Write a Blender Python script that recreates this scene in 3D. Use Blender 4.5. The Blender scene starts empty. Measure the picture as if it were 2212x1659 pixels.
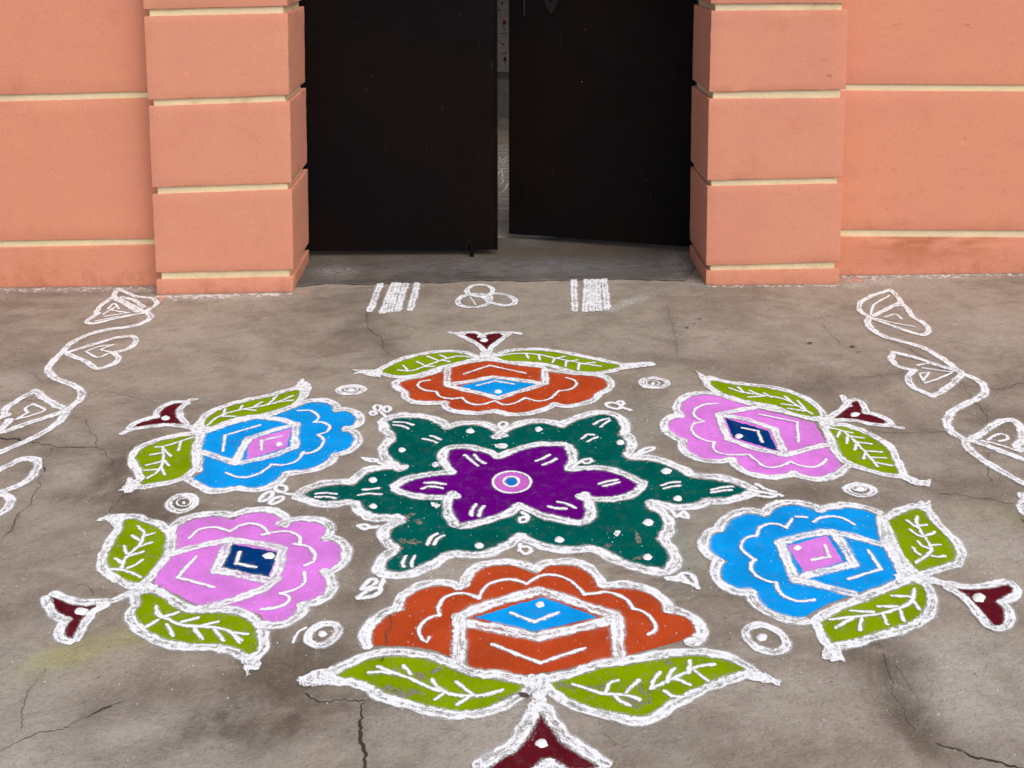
import bpy, bmesh, math, random
import numpy as np
from mathutils import Vector
from mathutils.geometry import tessellate_polygon
random.seed(7); rng = np.random.default_rng(7)
S = bpy.context.scene
COL = S.collection

# ------------------------------------------------------------------ camera, sky, sun, exposure
CAM_H = 1.6
FPX, CY, TH = 2300.0, 130.0, math.atan(0.1219)      # focal length / principal row on a 2212 px wide picture, pitch
cam = bpy.data.objects.new('camera', bpy.data.cameras.new('camera'))
COL.objects.link(cam)
cam.data.sensor_width = 36.0
cam.data.lens = FPX / 2212 * 36
cam.data.shift_y = -(829.5 - CY) / 2212
cam.data.clip_start = 0.05; cam.data.clip_end = 400
cam.location = (0, 0, CAM_H)
cam.rotation_euler = (math.pi / 2 - TH, 0, 0)
S.camera = cam

SUN_EL, SUN_AZ = math.radians(48), math.radians(150)   # azimuth clockwise from +Y (behind the camera, to the right)
w = bpy.data.worlds.new('World'); S.world = w; w.use_nodes = True
nt = w.node_tree; nt.nodes.clear()
sky = nt.nodes.new('ShaderNodeTexSky'); sky.sky_type = 'NISHITA'; sky.sun_disc = False
sky.sun_elevation = SUN_EL; sky.sun_rotation = SUN_AZ; sky.dust_density = 3.0; sky.air_density = 1.0
hs = nt.nodes.new('ShaderNodeHueSaturation'); hs.inputs['Saturation'].default_value = 0.55
bg = nt.nodes.new('ShaderNodeBackground'); bg.inputs['Strength'].default_value = 0.10
wo = nt.nodes.new('ShaderNodeOutputWorld')
nt.links.new(sky.outputs[0], hs.inputs['Color']); nt.links.new(hs.outputs[0], bg.inputs[0]); nt.links.new(bg.outputs[0], wo.inputs[0])
sd = bpy.data.lights.new('sun', 'SUN'); sd.energy = 1.25; sd.angle = math.radians(55); sd.color = (1.0, 0.93, 0.84)
sun = bpy.data.objects.new('sun', sd); COL.objects.link(sun)
sv = Vector((math.sin(SUN_AZ) * math.cos(SUN_EL), math.cos(SUN_AZ) * math.cos(SUN_EL), math.sin(SUN_EL)))
sun.rotation_euler = sv.to_track_quat('Z', 'Y').to_euler(); sun.location = sv * 20
S.view_settings.view_transform = 'Standard'; S.view_settings.look = 'None'
S.view_settings.gamma = 1; S.view_settings.use_curve_mapping = False
S.view_settings.exposure = 0.58
S.cycles.transparent_max_bounces = 24

# ------------------------------------------------------------------ sight lines: a point of the photograph -> a point of the place
FR = {'O': (0, 900, 1200), 'L': (1200, 900, 1200), 'Q': (2400, 900, 1200), 'I': (0, 1800, 1200), 'C': (1200, 1800, 1200),
      'G': (2400, 1800, 1200), 'A': (1000, 1900, 1000), 'B': (1800, 1900, 1000), 'D': (2400, 1700, 1000), 'H': (100, 1750, 1000),
      'J': (400, 1200, 1000), 'K': (2280, 1200, 1000), 'M': (1000, 1400, 800), 'N': (1800, 1400, 1000), 'P': (0, 1500, 500),
      'S': (3200, 1400, 400), 'E': (3000, 1650, 600), 'T': (0, 0, 1200), 'U': (1200, 0, 1200), 'V': (2400, 0, 1200), 'W': (0, 0, 3600)}
def ov(fr, x, y):
    a, b, c = FR[fr]; k = 2212 / 3600
    return (a + x * c / 2212) * k, (b + y * c / 2212) * k
ST, CT = math.sin(TH), math.cos(TH)
def ray(x, y):
    xc = (x - 1106) / FPX; yc = -(y - CY) / FPX
    return np.array([xc, CT + yc * ST, -ST + yc * CT])
def gnd(fr, x, y, z=0.0):
    d = ray(*ov(fr, x, y)); t = (z - CAM_H) / d[2]
    return np.array([d[0] * t, d[1] * t])
def onplane(fr, x, y, p0, n):                       # vertical plane through ground point p0 with 2D normal n
    d = ray(*ov(fr, x, y)); t = (p0[0] * n[0] + p0[1] * n[1]) / (d[0] * n[0] + d[1] * n[1])
    return np.array([d[0] * t, d[1] * t, CAM_H + d[2] * t])

def parse(s, fr=None):
    out = []
    for tok in s.split():
        if tok[0] == '@': fr = tok[1]; continue
        c = tok.endswith('!'); a, b = tok.rstrip('!').split(',')
        out.append((gnd(fr, float(a), float(b)), c))
    return out
def catmull(P, closed, step):
    P = [np.asarray(p) for p in P]
    if len(P) < 3 and not closed:
        Q = P
        n = max(2, int(np.linalg.norm(Q[1] - Q[0]) / step) + 1)
        return [Q[0] + (Q[1] - Q[0]) * t for t in np.linspace(0, 1, n + 1)]
    out = []; N = len(P)
    rngi = range(N if closed else N - 1)
    for i in rngi:
        p1, p2 = P[i % N], P[(i + 1) % N]
        p0 = P[i - 1] if (closed or i > 0) else 2 * p1 - p2
        p3 = P[(i + 2) % N] if (closed or i + 2 < N) else 2 * p2 - p1
        d0 = max(np.linalg.norm(p1 - p0), 1e-6) ** .5; d1 = max(np.linalg.norm(p2 - p1), 1e-6) ** .5; d2 = max(np.linalg.norm(p3 - p2), 1e-6) ** .5
        m1 = (p2 - p1) + d1 * ((p1 - p0) / d0 - (p2 - p0) / (d0 + d1))
        m2 = (p2 - p1) + d1 * ((p3 - p2) / d2 - (p3 - p1) / (d1 + d2))
        n = max(1, int(np.linalg.norm(p2 - p1) / step))
        for k in range(n):
            t = k / n
            out.append((2*t**3 - 3*t**2 + 1) * p1 + (t**3 - 2*t**2 + t) * m1 + (-2*t**3 + 3*t**2) * p2 + (t**3 - t**2) * m2)
    if not closed: out.append(P[-1])
    return out
def pieces(pts, closed):
    """split a flagged path at its corners into smooth open pieces; a closed path without corners stays one loop"""
    ci = [i for i, p in enumerate(pts) if p[1]]
    if closed:
        if not ci: return [([p[0] for p in pts], True)]
        r = pts[ci[0]:] + pts[:ci[0]] + [pts[ci[0]]]
        pts = r; ci = [i for i, p in enumerate(pts) if p[1]]
    cuts = sorted(set([0] + ci + [len(pts) - 1])); out = []
    for a, b in zip(cuts, cuts[1:]):
        if b > a: out.append(([p[0] for p in pts[a:b + 1]], False))
    return out
_ph = rng.uniform(0, 6.28, 12)
def wob(s, a):
    return a * (math.sin(s * 31 + _ph[0] + a * 999) * .5 + math.sin(s * 83 + _ph[1]) * .35 + math.sin(s * 190 + _ph[2]) * .25)

# ------------------------------------------------------------------ linking helpers
def link(name, verts, faces, mat, parent=None, off=(0, 0, 0), attrs=None, smooth=False):
    me = bpy.data.meshes.new(name)
    o3 = np.array(off, dtype=float)
    me.from_pydata([tuple(np.asarray(v, dtype=float) - o3) for v in verts], [], faces)
    if attrs:
        for k, vals in attrs.items():
            at = me.attributes.new(k, 'FLOAT', 'POINT'); at.data.foreach_set('value', np.asarray(vals, dtype=np.float32))
    if smooth: me.polygons.foreach_set('use_smooth', [True] * len(me.polygons))
    me.materials.append(mat)
    me.update()
    ob = bpy.data.objects.new(name, me); COL.objects.link(ob)
    if parent: ob.parent = parent
    return ob
def thing(name, label, cat, loc, group=None):
    o = bpy.data.objects.new(name, None); COL.objects.link(o); o.empty_display_size = .1
    o.location = loc; o['label'] = label; o['category'] = cat
    if group: o['group'] = group
    return o
def tag(o, label, cat, group=None):
    o['label'] = label; o['category'] = cat
    if group: o['group'] = group
    return o

# ------------------------------------------------------------------ materials
def newmat(name):
    m = bpy.data.materials.new(name); m.use_nodes = True
    n = m.node_tree.nodes; n.clear()
    out = n.new('ShaderNodeOutputMaterial'); p = n.new('ShaderNodeBsdfPrincipled')
    m.node_tree.links.new(p.outputs[0], out.inputs[0])
    p.inputs['Specular IOR Level'].default_value = .2; p.inputs['Roughness'].default_value = .9
    return m, m.node_tree, p, out
class NT:
    def __init__(s, nt): s.nt = nt; s.pos = s.new('ShaderNodeNewGeometry').outputs['Position']
    def new(s, t): return s.nt.nodes.new(t)
    def put(s, v, sock):
        if hasattr(v, 'is_output'): s.nt.links.new(v, sock)
        else: sock.default_value = v
    def noise(s, scale, detail=3, rough=.55, vec=None, dist=0):
        n = s.new('ShaderNodeTexNoise'); n.inputs['Scale'].default_value = scale; n.inputs['Detail'].default_value = detail
        n.inputs['Roughness'].default_value = rough; n.inputs['Distortion'].default_value = dist
        s.put(vec if vec is not None else s.pos, n.inputs['Vector']); return n.outputs['Fac']
    def map(s, v, a, b, c=0., d=1., smooth=True):
        n = s.new('ShaderNodeMapRange'); n.interpolation_type = 'SMOOTHSTEP' if smooth else 'LINEAR'
        s.put(v, n.inputs['Value'])
        for k, x in zip(('From Min', 'From Max', 'To Min', 'To Max'), (a, b, c, d)): n.inputs[k].default_value = x
        return n.outputs[0]
    def m(s, op, a, b=0., c=0.):
        n = s.new('ShaderNodeMath'); n.operation = op
        for i, x in enumerate((a, b, c)): s.put(x, n.inputs[i])
        return n.outputs[0]
    def mix(s, f, a, b):
        n = s.new('ShaderNodeMix'); n.data_type = 'RGBA'
        s.put(f, n.inputs[0])
        s.put(a if hasattr(a, 'is_output') else (*a, 1), n.inputs[6]); s.put(b if hasattr(b, 'is_output') else (*b, 1), n.inputs[7])
        return n.outputs[2]
    def attr(s, name):
        n = s.new('ShaderNodeAttribute'); n.attribute_name = name; return n.outputs['Fac']
    def vscale(s, x, y, z, vec=None):
        n = s.new('ShaderNodeVectorMath'); n.operation = 'MULTIPLY'; s.put(vec if vec is not None else s.pos, n.inputs[0])
        n.inputs[1].default_value = (x, y, z); return n.outputs[0]
    def comb(s, x, y, z=0.):
        n = s.new('ShaderNodeCombineXYZ')
        for i, v in enumerate((x, y, z)): s.put(v, n.inputs[i])
        return n.outputs[0]
    def bump(s, h, strength, dist, p):
        n = s.new('ShaderNodeBump'); n.inputs['Strength'].default_value = strength; n.inputs['Distance'].default_value = dist
        s.put(h, n.inputs['Height']); s.nt.links.new(n.outputs[0], p.inputs['Normal'])

def lin(r, g, b):
    f = lambda c: (c / 255 / 12.92) if c <= 10 else ((c / 255 + .055) / 1.055) ** 2.4
    return (f(r), f(g), f(b))

SPILL = 1.6
def powder_white(name, band):
    """white rangoli powder: thin trail, granular, ragged rim, the ground showing between the two passes of the hand"""
    m, nt, p, out = newmat(name); N = NT(nt)
    fine = N.noise(310, 3, .75); mid = N.noise(85, 3, .6); big = N.noise(16, 3, .6)
    if band == 'fill':
        d = N.m('ADD', .70, N.m('MULTIPLY_ADD', N.m('SUBTRACT', fine, .5), 2.8, N.m('MULTIPLY', N.m('SUBTRACT', mid, .5), 2.2)))
    else:
        kf, km, ks = {'band': (2.3, 1.5, 1.8), 'line': (2.8, 1.9, 1.0)}[band]
        sv_ = N.m('ADD', N.m('MULTIPLY', N.attr('v'), SPILL), N.m('MULTIPLY', N.m('SUBTRACT', mid, .5), 1.0 if band == 'line' else .6)); v = N.m('ABSOLUTE', sv_); u = N.attr('u')
        streak = N.noise(1, 2, .6, N.comb(N.m('MULTIPLY', u, 34), N.m('MULTIPLY', sv_, 5.5), N.attr('seed')))
        if band == 'band':
            prof = N.m('ADD', N.map(v, .52, 1.12, .90, -.40), N.map(v, .10, .60, -.30, 0.))
            prof = N.m('ADD', prof, N.map(big, .38, .62, -.22, .14))
        else: prof = N.map(v, .20, 1.05, .98, -.35)
        d = N.m('ADD', prof, N.m('MULTIPLY', N.m('SUBTRACT', fine, .5), kf))
        d = N.m('ADD', d, N.m('MULTIPLY', N.m('SUBTRACT', mid, .5), km))
        d = N.m('ADD', d, N.m('MULTIPLY', N.m('SUBTRACT', streak, .5), ks))
        edge = N.m('ADD', N.map(N.m('ABSOLUTE', N.m('MULTIPLY', N.attr('v'), SPILL)), .75, SPILL, .30 if band == 'band' else .20, -.24), N.m('MULTIPLY', N.m('SUBTRACT', fine, .5), 1.5))
        d = N.m('MAXIMUM', d, edge)
    col = N.mix(N.map(d, .18, .88), (.62, .615, .62), (.86, .88, .92))
    nt.links.new(col, p.inputs['Base Color'])
    nt.links.new(N.map(d, .04, .62), p.inputs['Alpha'])
    N.bump(fine, .2, .002, p)
    p.inputs['Specular IOR Level'].default_value = 0.05
    return m
WB = powder_white('powder_white_band', 'band'); WL = powder_white('powder_white_line', 'line'); WF = powder_white('powder_white_heap', 'fill')

GREY = (.31, .27, .235)
KD = .90
def powder(name, col, lite, flecks=.62, bare=.70, bare_amt=.8):
    col = tuple(x * KD for x in col); lite = tuple(x * KD for x in lite)
    m, nt, p, out = newmat(name); N = NT(nt)
    grain = N.noise(420, 2, .7); n2 = N.noise(45, 4, .65); n3 = N.noise(9, 3, .6)
    strk = N.noise(1, 3, .6, N.vscale(160, 42, 1))
    c = N.mix(N.map(N.m('MULTIPLY_ADD', n3, .5, N.m('MULTIPLY', grain, .5)), .36, .62), tuple(x * .80 for x in col), tuple(min(1, x * 1.10) for x in col))
    c = N.mix(N.map(N.m('MULTIPLY_ADD', grain, .5, N.m('MULTIPLY', strk, .6)), flecks, flecks + .14, 0, .75), c, lite)
    c = N.mix(N.map(N.noise(28, 5, .7), .50, .68, 0, .42), c, tuple(x * .66 + g * .16 for x, g in zip(col, GREY)))
    c = N.mix(N.map(N.m('MULTIPLY_ADD', n2, .62, N.m('MULTIPLY', grain, .38)), bare - .04, bare + .05, 0, bare_amt), c, GREY)
    nt.links.new(c, p.inputs['Base Color']); N.bump(grain, .35, .0015, p)
    p.inputs['Specular IOR Level'].default_value = 0.0
    return m
PW = {'orange': powder('powder_orange', lin(192, 76, 37), lin(220, 120, 90), .66, .665, .45),
      'blue': powder('powder_blue', lin(16, 160, 244), lin(80, 190, 250), .69, .70, .45),
      'pink': powder('powder_pink', lin(230, 135, 236), lin(238, 180, 240), .66, .59, .55),
      'navy': powder('powder_navy', lin(4, 58, 122), lin(60, 120, 170), .64, .70, .4),
      'lime': powder('powder_lime', lin(134, 162, 0), lin(180, 200, 60), .66, .60, .7),
      'maroon': powder('powder_maroon', lin(98, 24, 35), lin(160, 70, 90), .70, .72, .3),
      'teal': powder('powder_teal', lin(0, 93, 85), lin(50, 150, 138), .645, .675, .45),
      'purple': powder('powder_purple', lin(106, 6, 130), lin(160, 60, 175), .645, .69, .4),
      'mauve': powder('powder_mauve', lin(208, 108, 208), lin(230, 160, 230), .68, .70, .4),
      'azure': powder('powder_azure', lin(16, 122, 205), lin(90, 170, 230), .68, .72, .3)}

def ground_mat(name, base, dark, mortar=(.15, .15, .165)):
    m, nt, p, out = newmat(name); N = NT(nt)
    big = N.noise(1.7, 6, .68, dist=.6); mid = N.noise(8, 6, .7, dist=.4); fine = N.noise(55, 5, .75); grit = N.noise(280, 2, .6); gr2 = N.noise(150, 3, .75)
    trow = N.noise(1, 5, .65, N.vscale(5, 9, 5), dist=1.2)
    f = N.m('MULTIPLY_ADD', big, .45, N.m('MULTIPLY_ADD', mid, .30, N.m('MULTIPLY', trow, .30)))
    c = N.mix(N.map(f, .41, .60), dark, base)
    c = N.mix(N.m('MULTIPLY', N.attr('pale'), N.map(mid, .3, .65, .45, 1.)), c, (.45, .412, .365))
    c = N.mix(N.map(N.noise(3.2, 4, .6), .5, .7, 0, .4), c, (.30, .245, .20))
    c = N.mix(N.map(fine, .34, .56, .26, 0), c, (.15, .125, .105))
    c = N.mix(N.map(fine, .56, .76, 0, .45), c, (.42, .385, .345))
    st = N.m('MULTIPLY', N.attr('stain'), N.map(N.noise(7, 8, .75, dist=.5), .30, .60, .42, 1.3))
    c = N.mix(N.m('MINIMUM', N.m('MULTIPLY', st, .84), .80), c, (.098, .073, .053))
    c = N.mix(N.m('MULTIPLY', N.attr('mortar'), N.map(N.noise(1, 4, .65, N.vscale(14, 40, 10)), .35, .65, 0, 1)), c, mortar)
    c = N.mix(N.m('MULTIPLY', N.attr('lime'), N.map(grit, .3, .7, .4, 1.0)), c, lin(176, 178, 92))
    c = N.mix(N.m('MULTIPLY', N.attr('tealdust'), N.map(grit, .3, .7, .3, 1.0)), c, lin(110, 140, 130))
    c = N.mix(N.m('MULTIPLY', N.attr('chalk'), N.map(N.m('MULTIPLY_ADD', grit, .6, N.m('MULTIPLY', fine, .4)), .42, .64)), c, (.66, .65, .64))
    c = N.mix(N.map(gr2, .32, .44, .50, 0), c, (.12, .10, .085))
    c = N.mix(N.map(gr2, .58, .72, 0, .55), c, (.47, .435, .395))
    c = N.mix(N.map(N.noise(400, 2, .6), .66, .74, 0, .7), c, (.06, .052, .045))
    nt.links.new(c, p.inputs['Base Color']); p.inputs['Roughness'].default_value = .8; p.inputs['Specular IOR Level'].default_value = .2
    h = N.m('MULTIPLY_ADD', fine, .9, N.m('MULTIPLY_ADD', mid, 2.2, N.m('MULTIPLY', gr2, .45)))
    N.bump(h, .6, .007, p)
    return m
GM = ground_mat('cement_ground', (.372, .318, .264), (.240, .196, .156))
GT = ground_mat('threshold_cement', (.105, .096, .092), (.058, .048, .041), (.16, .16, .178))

def paint_mat(name, a, b, dirt, bumpd=.003, spots=True):
    m, nt, p, out = newmat(name); N = NT(nt)
    big = N.noise(2.2, 5, .65, dist=.5); mid = N.noise(1, 5, .7, N.vscale(6, 6, 20)); fine = N.noise(120, 4, .75); lime = N.noise(22, 5, .75)
    c = N.mix(N.map(N.m('MULTIPLY_ADD', big, .6, N.m('MULTIPLY', mid, .4)), .36, .62), a, b)
    c = N.mix(N.map(N.noise(3.1, 6, .75), .54, .74, 0, .55), c, dirt)
    c = N.mix(N.map(fine, .35, .55, .18, 0), c, tuple(x * .72 for x in dirt))
    c = N.mix(N.map(lime, .58, .74, 0, .35), c, tuple(min(1, x * 1.22) for x in a))
    # splashed mud along the foot, each splash its own ragged spot
    z = N.new('ShaderNodeSeparateXYZ'); N.put(N.pos, z.inputs[0]); zz = z.outputs[2]
    foot = N.m('MULTIPLY', N.map(zz, .0, .16, 1, 0), N.map(N.noise(13, 6, .8), .46, .70))
    c = N.mix(N.m('MULTIPLY', foot, .42), c, tuple(x * .45 for x in dirt))
    if spots:
        c = N.mix(N.map(N.noise(42, 3, .8), .70, .76, 0, .75), c, (.14, .07, .045))
        scuff = N.m('MULTIPLY', N.map(N.noise(1, 4, .8, N.vscale(9, 9, 26)), .62, .70), N.map(N.noise(2.3, 2, .5), .52, .64))
        c = N.mix(N.m('MULTIPLY', scuff, .5), c, (.20, .11, .08))
    nt.links.new(c, p.inputs['Base Color']); p.inputs['Roughness'].default_value = .8; p.inputs['Specular IOR Level'].default_value = .2
    N.bump(N.m('MULTIPLY_ADD', fine, .6, N.m('MULTIPLY_ADD', N.noise(30, 4, .65), 1.2, N.m('MULTIPLY', N.noise(7, 3, .6), 2.0))), .28, bumpd, p)
    return m, nt, p, N, c
PEACH = paint_mat('peach_paint', (.645, .282, .178), (.625, .258, .180), (.54, .205, .110))[0]
PEACH2, nt2, pr2, N2, c2 = paint_mat('peach_wall_paint', (.655, .275, .165), (.635, .258, .176), (.53, .188, .090))
# rust-brown seepage along the foot of the right-hand wall
sx = N2.new('ShaderNodeSeparateXYZ'); N2.put(N2.pos, sx.inputs[0])
gx_ = N2.map(N2.m('ABSOLUTE', N2.m('SUBTRACT', sx.outputs[0], 1.95)), .05, .55, 1, 0); gz_ = N2.map(N2.m('ABSOLUTE', N2.m('SUBTRACT', sx.outputs[2], .17)), .0, .16, 1, 0)
seep = N2.m('MULTIPLY', N2.m('MULTIPLY', gx_, gz_), N2.map(N2.noise(1, 5, .7, N2.vscale(4, 4, 13)), .38, .62))
nt2.links.new(N2.mix(N2.m('MULTIPLY', seep, .75), c2, (.36, .115, .045)), pr2.inputs['Base Color'])
CREAM = paint_mat('cream_joint_paint', (.78, .67, .41), (.68, .59, .40), (.40, .27, .12), .003, True)[0]

def gate_mat():
    m, nt, p, out = newmat('black_gate_paint'); N = NT(nt)
    c = N.mix(N.map(N.noise(1.4, 4, .6), .35, .65), (.0062, .0030, .0022), (.0034, .0028, .0036))
    sc = N.noise(1, 4, .7, N.vscale(45, 45, 9))
    c = N.mix(N.map(sc, .64, .76, 0, .5), c, (.035, .032, .032))
    c = N.mix(N.map(N.noise(70, 2, .5), .80, .812, 0, .9), c, (.5, .48, .45))
    nt.links.new(c, p.inputs['Base Color']); p.inputs['Specular IOR Level'].default_value = .07
    nt.links.new(N.map(N.noise(6, 4, .6), .3, .7, .55, .8), p.inputs['Roughness'])
    N.bump(N.m('MULTIPLY_ADD', N.noise(3, 3, .5), 3., N.noise(120, 2, .6)), .25, .002, p)
    return m
GATE = gate_mat()
def plain(name, col, rough=.85, nscale=60, var=.25, spec=.2):
    m, nt, p, out = newmat(name); N = NT(nt)
    c = N.mix(N.noise(nscale, 4, .65), tuple(x * (1 - var) for x in col), tuple(min(1, x * (1 + var)) for x in col))
    nt.links.new(c, p.inputs['Base Color']); p.inputs['Roughness'].default_value = rough; p.inputs['Specular IOR Level'].default_value = spec
    N.bump(N.noise(nscale * 2, 3, .6), .3, .002, p)
    return m
def bare_mat():
    m, nt, p, out = newmat('bare_cement_through_powder'); N = NT(nt)
    nt.links.new(N.mix(N.noise(120, 3, .7), (.22, .185, .15), (.36, .31, .26)), p.inputs['Base Color'])
    nt.links.new(N.map(N.m('MULTIPLY_ADD', N.noise(70, 4, .7), .6, N.m('MULTIPLY', N.noise(300, 2, .6), .4)), .40, .56, 0, .85), p.inputs['Alpha'])
    return m
BARE = bare_mat()
CRACK = plain('crack_shadow_dirt', (.05, .04, .032), 1, 90, .5)
FAINT = plain('crack_fine_dirt', (.088, .072, .056), 1, 90, .4)
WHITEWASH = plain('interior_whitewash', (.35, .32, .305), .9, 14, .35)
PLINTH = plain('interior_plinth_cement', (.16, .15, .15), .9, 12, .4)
BLOOM = plain('painted_red_flower', (.12, .025, .02), .9)
LEAFB = plain('dry_leaf_brown', (.075, .062, .05), .8, 200, .4)
PETALP = plain('fallen_petal_purple', lin(96, 26, 110), .8)
PETALR = plain('fallen_petal_red', lin(170, 40, 30), .8)
GRITD = plain('dark_grit', (.06, .05, .042), 1, 200, .5)
GRITW = plain('white_powder_specks', (.80, .79, .78), 1, 200, .1)
FLAKE = plain('whitewash_drips', (.62, .58, .55), 1, 90, .2)
FLAKEP = plain('peach_paint_drips', lin(214, 150, 126), 1, 90, .2)

# ------------------------------------------------------------------ powder shapes
SPECKS = []
def fill(name, pts, mat, z, parent, off, jit=.0012, step=.007):
    """a flat field of powder with a slightly ragged rim"""
    B = []
    for P, cl in pieces(pts, True):
        c = catmull(P, cl, step); B += c if cl else c[:-1]
    B = [b + rng.normal(0, jit, 2) for b in B]
    v3 = [(b[0], b[1], z) for b in B]
    tris = tessellate_polygon([[Vector((*b, 0)) for b in B]])
    a2 = sum(B[i][0] * B[(i + 1) % len(B)][1] - B[(i + 1) % len(B)][0] * B[i][1] for i in range(len(B)))
    faces = []
    for t in tris:
        a, b, c = (B[i] for i in t)
        cr = (b[0] - a[0]) * (c[1] - a[1]) - (b[1] - a[1]) * (c[0] - a[0])
        if abs(cr) > 1e-12: faces.append(tuple(t) if cr > 0 else tuple(reversed(t)))
    return link(name, v3, faces, mat, parent, off), B
def ribbon(acc, C, closed, wd, z, hgt, taper=True, seed=None, off_n=0.0):
    """append one trail of powder (domed strip) along the sampled centre line C; off_n shifts it along its left normal"""
    V, F, U, VV, SD = acc; n = len(C)
    if n < 2: return
    C = [np.asarray(c) for c in C]; s = 0.; ph = rng.uniform(0, 50); sd = rng.uniform(0, 60) if seed is None else seed
    base = len(V); rows = []
    for i in range(n):
        a = C[i - 1] if (closed or i > 0) else C[i]; b = C[(i + 1) % n] if (closed or i < n - 1) else C[i]
        t = b - a; L = np.linalg.norm(t); t = t / L if L > 1e-9 else np.array([1., 0]); nn = np.array([-t[1], t[0]])
        if i: s += np.linalg.norm(C[i] - C[i - 1])
        rows.append((C[i] + nn * off_n, nn, t, s))
    tot = rows[-1][3]
    caps = []
    if not closed and taper:
        p, nn, t, s0 = rows[0]; caps0 = [(p - t * wd * .42 * k, nn, t, s0 - wd * .42 * k, q) for k, q in ((1, .35), (.7, .75), (.35, .95))]
        p, nn, t, s1 = rows[-1]; caps1 = [(p + t * wd * .42 * k, nn, t, s1 + wd * .42 * k, q) for k, q in ((.35, .95), (.7, .75), (1, .35))]
        rows = caps0 + [(*r, 1.) for r in rows] + caps1
    else: rows = [(*r, 1.) for r in rows]
    vs = (-1, -.55, 0, .55, 1)
    for p, nn, t, s_, q in rows:
        wl = wd * SPILL * .5 * q * (1 + wob(s_ * .6 + ph, .26)); wr = wd * SPILL * .5 * q * (1 + wob(s_ * .6 + ph + 9, .26)); sh = wob(s_ * .6 + ph, wd * .07) + rng.normal(0, wd * .028)
        for v in vs:
            e = (wr if v > 0 else wl) * v + sh
            V.append((p[0] + nn[0] * e, p[1] + nn[1] * e, z + hgt * (1 - v * v) + s_ * .0001)); U.append(s_); VV.append(v); SD.append(sd)
        if rng.random() < .5: SPECKS.append((p[0], p[1], wd))
    R = len(rows); k = len(vs)
    for i in range(R if closed else R - 1):
        for j in range(k - 1):
            a = base + i * k + j; b = base + ((i + 1) % R) * k + j
            F.append((a, b, b + 1, a + 1)) if False else F.append((a + 1, a, b, b + 1))
def newacc(): return ([], [], [], [], [])
def emit(name, acc, mat, parent, off):
    V, F, U, VV, SD = acc
    if not F: return None
    return link(name, V, F, mat, parent, off, {'u': U, 'v': VV, 'seed': SD}, True)
_zi = [0]
def strokes(name, specs, wd, z, mat, parent, off, hgt=.0006, step=.009):
    """specs: list of path strings (all carry their frame) -> one mesh"""
    acc = newacc()
    for sp in specs:
        closed = sp.endswith('~'); pts = parse(sp.rstrip('~'))
        for P, cl in pieces(pts, closed):
            _zi[0] = (_zi[0] + 1) % 7
            ribbon(acc, catmull(P, cl, step), cl, wd, z + _zi[0] * .00007, hgt)
    return emit(name, acc, mat, parent, off)
def outline(name, pts, closed, wd, z, mat, parent, off, k=.40, flip=None):
    """trail of white powder round a field, on its outside; trails stop short of each other in the notches"""
    allp = [p[0] for p in pts]
    a2 = sum(allp[i][0] * allp[(i + 1) % len(allp)][1] - allp[(i + 1) % len(allp)][0] * allp[i][1] for i in range(len(allp)))
    sgn = (-1 if a2 > 0 else 1) if flip is None else flip
    acc = newacc(); PC = [(catmull(P, cl, .009), cl) for P, cl in pieces(pts, closed)]; n = len(PC)
    def turn(A, B):
        t1 = A[-1] - A[-min(3, len(A))]; t2 = B[min(2, len(B) - 1)] - B[0]
        return (t1[0] * t2[1] - t1[1] * t2[0]) / max(np.linalg.norm(t1) * np.linalg.norm(t2), 1e-9) * sgn
    def trim(C, d, head):
        C = C if head else C[::-1]
        while len(C) > 4 and d > 0: d -= np.linalg.norm(C[1] - C[0]); C = C[1:]
        return C if head else C[::-1]
    for i, (C, cl) in enumerate(PC):
        _zi[0] = (_zi[0] + 1) % 7
        if not cl:
            if (closed or i > 0):
                q = turn(PC[i - 1][0], PC[i][0])
                if q > .2: C = trim(C, wd * .30 * min(1, q + .2), True)
            if (closed or i < n - 1):
                q = turn(PC[i][0], PC[(i + 1) % n][0])
                if q > .2: C = trim(C, wd * .30 * min(1, q + .2), False)
        ribbon(acc, C, cl, wd, z + _zi[0] * .00007, .0007, off_n=sgn * wd * k)
    return emit(name, acc, mat, parent, off)
def ell(fr, cx, cy, rx, ry, rot=0, n=14, a0=0):
    r = math.radians(rot); o = []
    for i in range(n):
        a = a0 + 2 * math.pi * i / n; x, y = rx * math.cos(a), ry * math.sin(a)
        o.append(f'{cx + x * math.cos(r) - y * math.sin(r):.1f},{cy + x * math.sin(r) + y * math.cos(r):.1f}')
    return f'@{fr} ' + ' '.join(o)
DOTM = plain('powder_white_dot', (.80, .81, .84), .95, 300, .06)
def dot(name, fr, cx, cy, rx, ry, parent, off, z=.002, h=.005, mat=None):
    """a small heap of powder"""
    ring = [gnd(fr, cx + rx * math.cos(a) * (1 + rng.normal(0, .10)), cy + ry * math.sin(a) * (1 + rng.normal(0, .10))) for a in np.linspace(0, 2 * math.pi, 15)[:-1]]
    c = sum(ring) / len(ring); V = []; F = []; n = len(ring)
    for q, hh in ((1, 0), (.72, .62), (.36, .92)):
        for r in ring: V.append((*(c + (r - c) * q), z + h * hh))
    V.append((*c, z + h))
    for l in range(2):
        for i in range(n): F.append((l * n + i, l * n + (i + 1) % n, (l + 1) * n + (i + 1) % n, (l + 1) * n + i))
    for i in range(n): F.append((2 * n + i, 2 * n + (i + 1) % n, 3 * n))
    ar = sum(ring[i][0] * ring[(i + 1) % n][1] - ring[(i + 1) % n][0] * ring[i][1] for i in range(n))
    if ar < 0: F = [tuple(reversed(f)) for f in F]
    SPECKS.extend([(c[0], c[1], .03)] * 4)
    return link(name, V, F, mat or DOTM, parent, off, None, True)

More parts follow.
